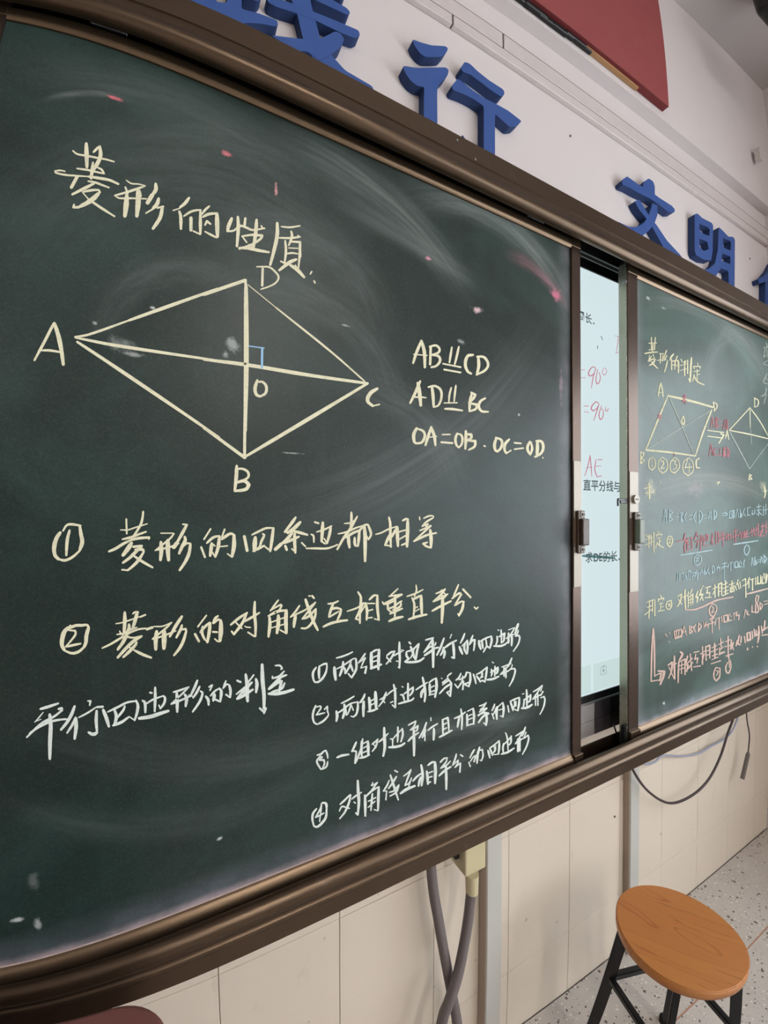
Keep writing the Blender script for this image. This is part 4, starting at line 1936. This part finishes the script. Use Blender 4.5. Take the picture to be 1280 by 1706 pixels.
def bar_handle(par, xc, zc, sgn):
    """brown pull handle: mounting plate with screwed tabs, deep centre block"""
    bm = bmesh.new(); box(bm, xc - .019, xc + .016, PF - .004, PF, zc - .034, zc + .034, .002)
    h = part(par, 'handle', bm, M['handle'])
    bm = bmesh.new(); box(bm, xc - .010, xc + .015, PF - .009, PF - .003, zc - .050, zc + .050, .0025, 2)
    o = mesh_obj('mounting_tab', bm, M['handle'], h)
    bm = bmesh.new(); box(bm, xc - .008, xc + .016, PF - .020, PF - .006, zc - .031, zc + .031, .003, 2)
    o = mesh_obj('pull_block', bm, M['handlegrey'] if sgn < 0 else M['handle'], h)
    for s in (-1, 1):
        bm = bmesh.new(); box(bm, xc - .0015, xc + .0135, PF - .0105, PF - .008, zc + s * .041 - .007, zc + s * .041 + .007, .001)
        o = mesh_obj('screw_plate', bm, M['silver'], h)
        bm = bmesh.new(); cyl(bm, (xc + .006, PF - .0112, zc + s * .041), .0042, .002, seg=14)
        o = mesh_obj('screw', bm, M['black'], h)
bar_handle(b1, .8330, at(966, 886, PF).z, 1)
bar_handle(b2, 1.0535, at(1058, 885, PF).z, -1)
# worn silver tape on both stiles
for par, xa_, xb_, ya, yb in ((b1, .8185, .8455, (960, 768), (960, 978)), (b2, 1.0345, 1.0715, (1055, 786), (1055, 986))):
    bm = bmesh.new(); box(bm, xa_, xb_, PF - .0012, PF + .002, at(*yb, PF).z, at(*ya, PF).z, .0004); part(par, 'tape_strip', bm, M['silver'], label='worn silver tape wrapped on the stile')
# round lock on the right board
v = at(1057, 832, PF)
bm = bmesh.new(); cyl(bm, (v.x, PF - .004, v.z), .0115, .007, seg=24); lk = part(b2, 'lock', bm, M['silver'])
bm = bmesh.new(); box(bm, v.x - .006, v.x + .006, PF - .0085, PF - .0070, v.z - .0016, v.z + .0016)
o = mesh_obj('keyhole', bm, M['black'], lk)
# black hook bolt on the side of the right board
v = at(1036, 834, PF + .004)
bm = bmesh.new()
box(bm, v.x - .014, 1.031, PF + .003, PF + .007, v.z - .001, v.z + .006, .001)
box(bm, v.x - .016, v.x - .011, PF + .003, PF + .007, v.z - .014, v.z + .005, .001)
box(bm, v.x - .005, 1.031, PF + .003, PF + .007, v.z - .007, v.z + .002, .001)
part(b2, 'hook_bolt', bm, M['black'])
# screw at the top of the side trim
v = at(1040, 465, PF)
bm = bmesh.new(); cyl(bm, (1.0303, PF + .008, v.z), .006, .003, 'x', 14); part(b2, 'side_screw', bm, M['screw'])
# guide shoe at the bottom of each board
for par, x in ((b1, .825), (b2, 1.045)):
    bm = bmesh.new(); box(bm, x - .016, x + .010, BY + .004, BY + .016, C - .624, C - .595, .002); part(par, 'guide_shoe', bm, M['black'])
bm = bmesh.new(); box(bm, 1.021, 1.031, PF + .002, PF + .016, C - .600, C - .545, .003); part(b2, 'bumper_block', bm, M['rubber'])
bm = bmesh.new(); tube(bm, [(1.010, .650, C - .548), (1.016, .648, C - .566), (1.022, .646, C - .584)], .0022, 8); part(b2, 'stop_arm', bm, M['black'])

# thin guide clips on the top rail of the left board
for pa, pb in (((150, 40), (212, 60)), ((878, 358), (906, 372))):
    a, b_ = at(*pa, PF - .002), at(*pb, PF - .002)
    zc = C + .650
    bm = bmesh.new(); box(bm, a.x, b_.x, PF - .004, PF, zc - .0035, zc + .0035, .0008); part(b1, 'guide_clip', bm, M['display_metal'])
# chalk writing
CHLAB = {'heading': 'yellow chalk heading at the top left', 'rule1': 'first numbered line in yellow chalk', 'rule2': 'second numbered line in yellow chalk',
         'rhombus': 'rhombus with its two diagonals and corner letters', 'equalities': 'three lines of side equalities in yellow chalk',
         'parallelogram_title': 'white chalk title at the lower left', 'condition1': 'white chalk line, topmost of the four conditions',
         'condition2': 'white chalk line, second of the four conditions', 'condition3': 'white chalk line, third of the four conditions',
         'condition4': 'white chalk line, lowest of the four conditions', 'right_heading': 'yellow chalk heading above the parallelogram'}
G, order = writing(STROKES)
YS = 0.700        # display glass plane
disp_ink = []
for n, key in enumerate(order):
    nm, c = key
    if nm.startswith('screen'):
        if c != 'k': disp_ink.append((c, G[key]))
        continue
    if nm in ('right_line2', 'right_diagram') and c == 'p': c = 'k'
    if nm.startswith('right'): c = {'b': 'c', 'w': 'x', 'y': 'v'}.get(c, c)
    Yc = BY - .0005 - {'y': 0, 'w': .0002, 'b': .0004, 'p': .0003, 'k': .0003, 'c': .0002, 'v': 0, 'x': .0001}[c]
    par = b2 if nm.startswith('right') else b1
    draw = nm in ('rhombus', 'right_diagram')
    if nm == 'rhombus': groups = [[s] for s in G[key]]
    else: groups = characters(G[key], 7 if par is b2 else 14)
    for gr_ in groups:
        bm = bmesh.new()
        for wpx, pts in gr_: ribbon(bm, pts, wpx * (.85 if par is b2 else 1), Yc)
        o = mesh_obj('chalk_line' if nm == 'rhombus' else 'chalk_character', bm, CH[c], par, smooth='flat2')
        o.matrix_parent_inverse = Matrix.Translation(-par.location)

# ---------------------------------------------------------------- interactive display behind the gap
dp = empty('interactive_display', (0.94, YS, C - .594), label='lit white interactive display seen through the gap between the two chalkboards', cat='display')
zs0, zs1 = C - .690 * YS, C + .9415 * YS
sx0, sx1 = -.05, 1.95
bm = bmesh.new(); box(bm, sx0 - .03, sx1 + .03, YS + .003, YS + .085, C - .594, zs1 + .045, .004); part(dp, 'display_body', bm, M['display_metal'])
bm = bmesh.new()
box(bm, sx0 - .022, sx1 + .022, YS - .003, YS + .003, zs1, zs1 + .026); box(bm, sx0 - .022, sx1 + .022, YS - .003, YS + .003, zs0 - .018, zs0)
box(bm, sx0 - .022, sx0, YS - .003, YS + .003, zs0, zs1); box(bm, sx1, sx1 + .022, YS - .003, YS + .003, zs0, zs1)
part(dp, 'bezel', bm, M['black'])
bm = bmesh.new(); box(bm, sx0 - .03, sx1 + .03, YS - .006, YS + .004, zs1 + .026, zs1 + .046, .003, 2); part(dp, 'top_edge_trim', bm, M['silverside'])
bm = bmesh.new(); box(bm, sx0 - .03, sx1 + .03, YS - .005, YS + .004, zs0 - .024, zs0 - .018, .001); part(dp, 'bottom_edge_trim', bm, M['silverside'])
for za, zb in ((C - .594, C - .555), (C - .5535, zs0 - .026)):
    for xa_, xb_, mm in ((sx0 - .03, 1.001, 'panel_reflect_light'), (1.001, 1.072, 'panel_reflect_dim'), (1.072, sx1 + .03, 'black')):  # one glossy panel cut into three tones that paint its stepped reflection
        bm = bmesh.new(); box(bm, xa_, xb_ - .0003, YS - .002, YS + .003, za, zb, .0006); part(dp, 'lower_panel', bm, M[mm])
bm = bmesh.new(); box(bm, sx0, sx1, YS, YS + .004, zs0, zs1); scr = part(dp, 'screen', bm, M['screen'])
def sub(o): return o
for n, (c, st) in enumerate(disp_ink):
    for g_ in characters(st, 4):
        bm = bmesh.new()
        for wpx, pts in g_: ribbon(bm, pts, wpx, YS - .0006 - n * .0002)
        sub(mesh_obj('ink_character', bm, CH[c], scr, smooth='flat2'))
# toolbar tiles
def quad_px(p, Y, mat, name):
    bm = bmesh.new(); a = at(*p[0], Y); b = at(*p[1], Y)
    box(bm, min(a.x, b.x), max(a.x, b.x), Y, Y + .0004, min(a.z, b.z), max(a.z, b.z)); return sub(mesh_obj(name, bm, mat, scr))
za, zb = at(988, 1106, YS).z, at(988, 1152, YS).z
for a, b in ((-.05 + .60, at(984, 1130, YS).x), (at(988, 1130, YS).x, at(988, 1130, YS).x + .20), (at(988, 1130, YS).x + .206, at(988, 1130, YS).x + .40)):
    bm = bmesh.new(); box(bm, a, b, YS - .0010, YS - .0006, zb, za); sub(mesh_obj('toolbar_tile', bm, M['screen_tile'], scr))
# small camera icon on the tile
v = at(1005, 1116, YS); bm = bmesh.new()
for x0, x1, z0, z1 in ((-.013, .013, -.012, -.0105), (-.013, .013, .008, .0095), (-.013, -.0115, -.012, .0095), (.0115, .013, -.012, .0095), (-.005, .005, .0095, .0125)):
    box(bm, v.x + x0, v.x + x1, YS - .0016, YS - .0012, v.z + z0, v.z + z1)
bmesh.ops.create_circle(bm, cap_ends=True, segments=16, radius=.005, matrix=Matrix.Translation((v.x, YS - .0016, v.z - .001)) @ Matrix.Rotation(PI / 2, 4, 'X'))
sub(mesh_obj('camera_icon', bm, M['inkgrey'], scr))

def text_obj(body, x, z, size, Y, mat, name, par, off=0.0, extr=0.0001):
    cu = bpy.data.curves.new(name, 'FONT'); cu.body = body; cu.size = size; cu.extrude = extr; cu.offset = off
    t = bpy.data.objects.new(name, cu); col.objects.link(t)
    t.location = (x, Y, z); t.rotation_euler = (PI / 2, 0, 0)
    bpy.context.view_layer.update()
    me = bpy.data.meshes.new_from_object(t.evaluated_get(bpy.context.evaluated_depsgraph_get()))
    me.transform(t.matrix_world); me.materials.clear(); me.materials.append(mat)
    bpy.data.objects.remove(t); bpy.data.curves.remove(cu)
    o = bpy.data.objects.new(name, me); col.objects.link(o); o.parent = par
    return sub(o)
def row(px0, py0, px1, body, per, mat, off=0.0, size=None):
    """printed row whose first glyph starts at pixel (px0, py0 = baseline); per = (number of glyph cells up to px1)"""
    a, b = at(px0, py0, YS), at(px1, py0, YS)
    pitch = (b.x - a.x) / per
    text_obj(body, a.x, a.z, size or pitch, YS - .0014, mat, 'screen_text', scr, off)
row(961.8, 531.5, 974.0, '周长．', 1, M['ink'], .0003)
row(971.0, 815.5, 1033.5, '直平分线与边', 5, M['ink'], .0004)
row(974.8, 936.0, 987.0, '求', 1, M['ink'], .0003)
row(988.0, 935.5, 1000.2, 'DE', 1, M['ink'], .0005)
row(1004.2, 935.5, 1016.4, '的长．', 1, M['ink'], .0003)

# ---------------------------------------------------------------- blue foam letters on the wall
LY0 = WL - .024
def inside(p, poly):
    x, y = p; r = False
    for i in range(len(poly)):
        (x1, y1), (x2, y2) = poly[i - 1], poly[i]
        if (y1 > y) != (y2 > y) and x < (x2 - x1) * (y - y1) / (y2 - y1) + x1: r = not r
    return r
def letter(polys, x0, y0, s, label):
    """outlines cut from foam sheet; an outline wholly inside another is a hole"""
    holes = {i for i, p in enumerate(polys) for j, q_ in enumerate(polys) if i != j and all(inside(v, q_) for v in p)}
    tb = bmesh.new(); n = 0
    for i, outer in enumerate(polys):
        if i in holes: continue
        n += 1
        cu = bpy.data.curves.new('outline', 'CURVE'); cu.dimensions = '2D'; cu.fill_mode = 'BOTH'; cu.extrude = .012
        for pl in [outer] + [polys[h] for h in holes if all(inside(v, outer) for v in polys[h])]:
            P = [at(x0 + x / s, y0 + y / s, LY0) for x, y in pl]
            Q = []
            for k in range(len(P)):
                a, m_, d = P[k - 1], P[k], P[(k + 1) % len(P)]
                ra, rd = min(.3, .006 / max(1e-6, (a - m_).length)), min(.3, .006 / max(1e-6, (d - m_).length))
                A_, D_ = m_ + (a - m_) * ra, m_ + (d - m_) * rd
                for t_ in (0, .33, .67, 1): Q.append(A_ * (1 - t_) ** 2 + m_ * 2 * t_ * (1 - t_) + D_ * t_ ** 2)
            sp = cu.splines.new('POLY'); sp.points.add(len(Q) - 1); sp.use_cyclic_u = True
            for k, v in enumerate(Q): sp.points[k].co = (v.x, v.z, 0, 1)
        t = bpy.data.objects.new('outline', cu); col.objects.link(t)
        bpy.context.view_layer.update()
        me = bpy.data.meshes.new_from_object(t.evaluated_get(bpy.context.evaluated_depsgraph_get()))
        bpy.data.objects.remove(t); bpy.data.curves.remove(cu)
        me.transform(Matrix.Translation((0, LY0 + .012 - n * .0002, 0)) @ Matrix.Rotation(PI / 2, 4, 'X'))
        tb.from_mesh(me); bpy.data.meshes.remove(me)
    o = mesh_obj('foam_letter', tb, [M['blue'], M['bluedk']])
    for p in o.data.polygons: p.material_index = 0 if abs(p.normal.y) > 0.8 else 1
    return tag(o, label=label, cat='letter', group='blue foam letters on the wall above the chalkboards')
letter([[(-60,-170),(235,-170),(240,12),(315,22),(318,-170),(412,-170),(412,62),(520,88),(645,135),(655,165),(635,178),(540,158),(430,152),(395,200),(330,260),(-60,100)],
        [(405,-150),(530,-150),(545,-20),(520,12),(412,-22)],
        [(700,-170),(860,-170),(872,20),(900,130),(935,260),(1010,370),(1100,470),(1280,575),(1295,610),(1100,560),(950,450),(880,380),(820,262),(785,110),(735,-20)],
        [(875,-60),(960,-30),(1110,55),(1135,85),(1115,103),(905,5),(880,-10)],
        [(575,-30),(640,-10),(760,30),(892,82),(1000,125),(1190,205),(1200,240),(1165,258),(1080,225),(900,138),(770,90),(640,48),(585,18)],
        [(930,262),(990,235),(1030,212),(1070,225),(1095,265),(1070,320),(1000,372),(930,410),(880,370),(845,345),(780,345),(700,300),(605,238),(700,250),(830,265)],
        [(985,-150),(1105,-150),(1098,-10),(1080,10),(1000,-35)]],
       300, 0, 4.0, 'blue foam character with many strokes, leftmost, cut by the top edge of the photo')
letter([[(250,135),(330,165),(420,190),(545,197),(568,215),(560,245),(515,292),(440,295),(365,292),(320,262),(275,200)],
        [(165,372),(300,392),(450,388),(548,386),(576,410),(565,460),(480,545),(472,600),(475,1100),(352,1040),(356,560),(300,552),(240,510),(190,440)],
        [(715,338),(760,352),(830,420),(930,500),(1055,580),(1072,610),(1060,640),(1035,645),(950,590),(860,520),(765,450),(695,425),(682,390)],
        [(655,487),(700,520),(800,600),(900,665),(1000,715),(1100,770),(1222,865),(1170,912),(1115,918),(985,800),(985,1180),(960,1290),(900,1330),(820,1260),(690,978),(760,1080),(840,1150),(885,1130),(885,732),(800,672),(700,622),(612,590),(600,550)]],
       640, 40, 5.3333, 'blue foam character of five strokes, second from the left above the beam')
letter([[(165,112),(205,140),(260,180),(330,215),(420,282),(520,345),(545,375),(540,398),(500,400),(430,345),(350,290),(250,240),(180,200),(130,180),(125,150)],
        [(335,130),(370,150),(385,190),(385,272),(345,245),(290,200),(300,155)],
        [(365,325),(405,345),(405,420),(380,490),(330,550),(280,590),(200,560),(90,470),(180,512),(240,515),(300,480),(335,420),(352,375)],
        [(225,310),(262,298),(290,340),(340,430),(400,500),(480,620),(590,740),(605,765),(520,740),(450,670),(370,525),(320,450),(255,370)]],
       1010, 270, 4.741, 'blue foam character like a cross with two sweeping legs, third from the left')
letter([[(700,412),(722,405),(760,442),(835,480),(846,500),(842,700),(830,780),(770,770),(712,735),(700,700)],
        [(738,488),(800,512),(820,532),(815,585),(760,562),(738,540)], [(738,605),(800,630),(812,690),(770,702),(738,668)],
        [(890,512),(925,545),(968,590),(1003,590),(1018,612),(1015,1010),(972,1040),(966,862),(908,838),(865,905),(800,900),(755,850),(812,845),(860,800),(882,700)],
        [(922,600),(985,627),(983,700),(928,675)], [(918,722),(982,747),(980,808),(912,778)]],
       1010, 270, 4.741, 'blue foam character with four small square openings, fourth from the left')
letter([[(1200,925),(1245,905),(1290,850),(1330,770),(1390,760),(1370,860),(1320,930),(1255,948),(1210,962)],
        [(1258,950),(1345,925),(1345,1230),(1258,1180)], [(1390,880),(1560,880),(1560,930),(1390,930)], [(1450,930),(1500,930),(1500,1240),(1450,1240)]],
       1010, 270, 4.741, 'blue foam character, rightmost, mostly cut by the right edge of the photo')

# ---------------------------------------------------------------- red board on the upper wall
v = at(1115, 178, WU - .024)
rb = empty('red_board', (v.x - 1.2, WU, v.z), label='plain red felt display board high on the wall above the trunking', cat='board')
bm = bmesh.new(); box(bm, v.x - 2.6, v.x, WU - .024, WU - .001, v.z, v.z + .56, .001)
me_o = rel(mesh_obj('red_panel', bm, [M['red'], M['reddark']], rb))
for p in me_o.data.polygons: p.material_index = 0 if abs(p.normal.y) > .8 else 1
a, b = at(975, 79, WU - .008), at(1062, 148, WU - .008)
bm = bmesh.new(); box(bm, a.x, b.x, WU - .014, WU - .001, v.z - .006, v.z, .001); rel(mesh_obj('tape_strip', bm, M['tan'], rb, label='frayed tan tape under the board edge'))
a0 = at(890, 10, WU - .008)
bm = bmesh.new()
for k in range(14):
    x = a0.x - .15 + (a.x - a0.x + .15) * k / 13
    box(bm, x - .03, x + .03, WU - .012 - random.uniform(0, .004), WU - .001, v.z - random.uniform(.008, .016), v.z, .002)
rel(mesh_obj('dark_ragged_strip', bm, M['black'], rb))  # ragged black strip along the board's lower edge

# small white box with its conduit near the corner
v = at(1268, 256, WU - .03)
jb = empty('junction_box', (v.x, WU - .012, v.z), label='small white electrical box high in the corner', cat='junction box')
bm = bmesh.new(); box(bm, -.018, .018, -.022, 0, -.028, .028, .003, 2); mesh_obj('box_body', bm, M['trunk'], jb)

# ---------------------------------------------------------------- things on the lower wall
def wall_duct(pl, pm, pr, top_px, label):
    xl = at(*pl, WL).x
    ym = None
    # depth from the ratio of the two side-edge slopes
    dm = ray(*pm); ym = xl / (dm.x / dm.y)
    dr = ray(*pr); x2 = ym * dr.x / dr.y
    t = empty('wall_duct', ((xl + x2) / 2, WL, 0), label=label, cat='duct')
    bm = bmesh.new(); box(bm, xl, x2 - .0005, ym + .006, WL - .0005, 0.001, C + .70, .001); rel(mesh_obj('duct_base', bm, M['duct_side'], t))
    bm = bmesh.new(); box(bm, xl - .0004, x2, ym, ym + .008, 0.001, C + .70, .0015); rel(mesh_obj('duct_cover', bm, M['duct'], t))
    return xl, x2, ym
wall_duct((798, 1420), (813, 1401), (837, 1391), None, 'vertical pale grey wall duct beside the crossed hoses')
wall_duct((1039, 1289), (1052, 1283), (1066, 1278), None, 'vertical pale grey wall duct right of the first, behind the stool')

# crossed corrugated hoses
def hose(pts, r, label):
    P = catmull(pts, 30)
    t = empty('corrugated_hose', P[-1], label=label, cat='hose')
    # resample evenly so the ribs are regular
    L = [0.0]
    for a, b in zip(P, P[1:]): L.append(L[-1] + (b - a).length)
    n = int(L[-1] / .0016); Q = []; j = 0
    for i in range(n + 1):
        s = L[-1] * i / n
        while j < len(L) - 2 and L[j + 1] < s: j += 1
        Q.append(P[j].lerp(P[j + 1], (s - L[j]) / max(1e-9, L[j + 1] - L[j])))
    bm = bmesh.new(); tube(bm, Q, r, 14, rings=lambda i: r * (1.0 if i % 2 else 0.93))
    rel(mesh_obj('hose_skin', bm, M['conduit'], t, smooth=True))
YH = .775
h1 = [at(714, 1400, YH + .03), at(718, 1440, YH + .02), at(732, 1540, YH + .01), at(750, 1640, YH + .008), at(762, 1706, YH + .006)]
h1 = [Vector(p) for p in h1]; h1[0].z = C - .50; h1[0].x = at(718, 1440, YH).x
h1 += [Vector((h1[-1].x + .012, YH + .006, .12)), Vector((h1[-1].x + .016, YH + .006, 0.002))]
hose(h1, .0125, 'grey corrugated hose running straight down behind the other hose')
h2 = [at(786, 1478, YH), at(779, 1540, YH - .005), at(764, 1620, YH - .02), at(748, 1670, YH - .022), at(736, 1706, YH - .020)]
h2 = [Vector(p) for p in h2]
h2 += [Vector((h2[-1].x - .035, YH - .018, .12)), Vector((h2[-1].x - .05, YH - .018, 0.002))]
hose(h2, .0125, 'grey corrugated hose leaving the ivory connector and crossing in front')
# ivory connector box under the beam
a, b = at(776, 1440, YH - .018), at(810, 1440, YH - .018)
zt = C - .60; zb = at(790, 1456, YH - .018).z
cb = empty('connector_box', ((a.x + b.x) / 2, YH, zb), label='ivory plastic connector box under the beam at the end of a hose', cat='connector')
bm = bmesh.new(); box(bm, a.x, b.x, YH - .018, YH + .040, zb, zt, .004, 2); rel(mesh_obj('box_body', bm, M['ivory'], cb))
bm = bmesh.new(); cyl(bm, Vector(h2[0]) + Vector((.001, 0, .012)), .0155, .045, 'z', 20, r2=.0165); rel(mesh_obj('collar', bm, M['ivory'], cb, smooth=False))
bm = bmesh.new(); box(bm, a.x - .014, a.x - .0, YH + .004, YH + .03, zb + .030, zb + .05, .002); rel(mesh_obj('entry_plug', bm, M['black'], cb))

# cables under the right half
def cable(name, pix, Y, r, mat, label, up=True, cat='cable'):
    P = [at(x, y, Y) for x, y in pix]
    P.insert(0, P[0] + Vector((-.012, 0, .05))); P.insert(0, P[0] + Vector((-.004, 0, .09)))
    P.append(P[-1] + Vector((.008, 0, .07)))
    P = catmull(P, 8)
    bm = bmesh.new(); tube(bm, P, r, 8)
    return tag(mesh_obj(name, bm, mat, smooth=True), label=label, cat=cat)
cable('power_cable', [(1054, 1281), (1080, 1318), (1116, 1338), (1152, 1326), (1180, 1300), (1200, 1262), (1212, 1225), (1224, 1190)], .79, .0042, M['cable'], 'dark brown cable hanging in a loop below the beam')
cable('network_cable', [(1072, 1272), (1090, 1270), (1105, 1259), (1135, 1260), (1165, 1255), (1185, 1243), (1206, 1232), (1222, 1215), (1232, 1185)], .825, .0035, M['bluecable'], 'thin pale blue cable sagging along the wall behind the brown loop')
pc = empty('plug_cable', at(1240, 1180, .80), label='thin dark cable with a grey plug dangling at the right', cat='cable')
P = catmull([at(1243, 1172, .80), at(1245, 1200, .80), at(1249, 1225, .80), at(1247, 1254, .80)], 8)
bm = bmesh.new(); tube(bm, P, .0024, 8); rel(mesh_obj('cord', bm, M['cable'], pc, smooth=True))
P = [at(1247.3, 1253, .80), at(1246.5, 1257, .80), at(1237, 1298, .80)]
bm = bmesh.new(); tube(bm, P, .0075, 6, rings=lambda i: (.004, .0078, .0078)[i]); rel(mesh_obj('plug', bm, M['plug'], pc, label='grey cylindrical plug'))

# nail holes on the walls
for px, py, Y in ((1249, 431, WL), (1024, 1360, WL), (950, 227, WL)):
    v = at(px, py, Y); bm = bmesh.new(); cyl(bm, (v.x, Y - .0015, v.z), .0032, .003, seg=10); mesh_obj('nail', bm, M['plug'], wf)

# ---------------------------------------------------------------- stool
SX, SY, ZSEAT = 1.101, .527, CAMZ - 1.0405
st = empty('round_stool', (SX, SY, 0), label='round orange wooden stool with black metal legs below the right chalkboard', cat='stool')
bm = bmesh.new(); cyl(bm, (0, 0, ZSEAT - .0125), .145, .025, 'z', 72)
es = [e for e in bm.edges if abs(e.verts[0].co.z - e.verts[1].co.z) < 1e-5 and len(e.link_faces) == 2]
bmesh.ops.bevel(bm, geom=es, offset=.0025, segments=3, affect='EDGES')
o = mesh_obj('seat', bm, M['seat'], st)
for p in o.data.polygons: p.use_smooth = abs(p.normal.z) < .98
# rim highlight comes from bevel; leg plate below
bm = bmesh.new(); cyl(bm, (0, 0, ZSEAT - .028), .118, .005, 'z', 40); mesh_obj('seat_plate', bm, M['blackmetal'], st)
def bar(bm, a, b, wx, wy, side):
    a, b = Vector(a), Vector(b); d = (b - a).normalized(); s = Vector(side); s = (s - d * s.dot(d)).normalized(); t = d.cross(s)
    A = [bm.verts.new(p + s * i * wx / 2 + t * j * wy / 2) for p in (a, b) for i, j in ((-1, -1), (1, -1), (1, 1), (-1, 1))]
    for f in ((0,1,2,3), (7,6,5,4), (0,4,5,1), (1,5,6,2), (2,6,7,3), (3,7,4,0)): bm.faces.new([A[i] for i in f])
L0, RT, RF = 117, .12, .19
def legp(k, z):
    s = (ZSEAT - .03 - z) / (ZSEAT - .03); r = RT + (RF - RT) * s; a = math.radians(L0 + 90 * k)
    return Vector((r * math.cos(a) - .01 * s, r * math.sin(a) + .01 * s, z))
for k in range(4):
    a = math.radians(L0 + 90 * k)
    bm = bmesh.new(); bar(bm, legp(k, ZSEAT - .03), legp(k, .012), .016, .027, (-math.sin(a), math.cos(a), 0))
    bmesh.ops.bevel(bm, geom=bm.edges[:], offset=.003, segments=2, affect='EDGES')
    lg = mesh_obj('leg', bm, M['blackmetal'], st)
    bm = bmesh.new(); f = legp(k, .008); cyl(bm, (f.x, f.y, .008), .016, .016, 'z', 16); mesh_obj('rubber_foot', bm, M['rubber'], lg)
for k in range(4):
    z = .255
    p, q_ = legp(k, z), legp(k + 1, z); d = (q_ - p).normalized() * .008
    bm = bmesh.new(); bar(bm, p + d, q_ - d, .016, .016, (0, 0, 1)); bmesh.ops.bevel(bm, geom=bm.edges[:], offset=.002, segments=2, affect='EDGES')
    mesh_obj('stretcher', bm, M['blackmetal'], st)

# ---------------------------------------------------------------- lectern whose top corner shows at the lower left
le = empty('lectern', (-.30, .26, 0), label='reddish-brown wooden lectern, only its top corner visible at the bottom left', cat='lectern')
LZ = CAMZ - .50
def rounded_slab(x0, x1, y0, y1, z0, z1, r, n=10):
    bm = bmesh.new(); P = []
    for cx, cy, a0 in ((x1 - r, y1 - r, 0), (x0 + r, y1 - r, 90), (x0 + r, y0 + r, 180), (x1 - r, y0 + r, 270)):
        for k in range(n + 1):
            a = math.radians(a0 + 90 * k / n); P.append((cx + r * math.cos(a), cy + r * math.sin(a)))
    rings = [(0, z0), (0, z1 - .004), (.0012, z1 - .0012), (.004, z1)]
    mx, my = (x0 + x1) / 2, (y0 + y1) / 2; L = []
    for ins, z in rings:
        fx, fy = 1 - ins / ((x1 - x0) / 2), 1 - ins / ((y1 - y0) / 2)
        L.append([bm.verts.new((mx + (x - mx) * fx, my + (y - my) * fy, z)) for x, y in P])
    m = len(P)
    for A, B in zip(L, L[1:]):
        for k in range(m): bm.faces.new((A[k], A[(k + 1) % m], B[(k + 1) % m], B[k]))
    bm.faces.new(L[0][::-1]); bm.faces.new(L[-1])
    return bm
bm = rounded_slab(-.36, .2855, -.24, .214, LZ - .028, LZ, .052)
mesh_obj('lectern_top', bm, M['lectern'], le)
for nm, x0, x1, y0, y1, z0, z1 in (('front_panel', -.29, .225, .155, .175, .06, LZ - .028), ('side_panel', -.31, -.29, -.18, .175, .06, LZ - .028),
                                   ('side_panel', .225, .245, -.18, .175, .06, LZ - .028), ('shelf', -.29, .225, -.17, .155, .60, .62), ('plinth', -.33, .265, -.20, .195, 0, .06)):
    bm = bmesh.new(); box(bm, x0, x1, y0, y1, z0, z1, .002); mesh_obj(nm, bm, M['lectern'], le)

# ---------------------------------------------------------------- black ceiling speaker at the top right corner
d = ray(1272, 8)
hz = ZC - CAMZ - .20
P = d * (hz / d.z)
sp = empty('hanging_speaker', (P.x + .10, P.y - .06, CAMZ + hz), label='black loudspeaker hanging from the ceiling in the top right corner', cat='speaker')
bm = bmesh.new(); box(bm, -.10, .10, -.12, .10, -.02, .12, .03, 4); mesh_obj('speaker_body', bm, M['black'], sp)
bm = bmesh.new(); box(bm, -.015, .015, -.03, .03, .12, .2, .004); mesh_obj('bracket', bm, M['blackmetal'], sp)
bm = bmesh.new(); box(bm, -.08, .08, -.126, -.118, -.005, .105, .004); mesh_obj('grille', bm, M['rubber'], sp)

# ---------------------------------------------------------------- fluorescent fixtures over the classroom
def fixture(x, y, label):
    t = empty('ceiling_light', (x, y, ZC - .10), label=label, cat='ceiling light', group='fluorescent ceiling lights')
    bm = bmesh.new(); box(bm, -.09, .09, -.64, .64, .03, .06, .004); mesh_obj('housing', bm, M['fixture'], t)
    for s in (-1, 1):
        bm = bmesh.new(); cyl(bm, (s * .045, 0, .008), .016, 1.2, 'y', 12); mesh_obj('tube', bm, M['tube'], t, smooth=True)
    for s in (-.45, .45):
        bm = bmesh.new(); cyl(bm, (0, s, .08), .006, .04, 'z', 8); mesh_obj('rod', bm, M['fixture'], t)
for x, y, wh in ((.85, -2.9, 'right column, nearest the board'), (.85, -5.0, 'right column, middle'), (.85, -6.8, 'right column, back'), (-2.9, -5.0, 'alone on the left')):
    fixture(x, y, 'white twin-tube fluorescent ceiling light, ' + wh)
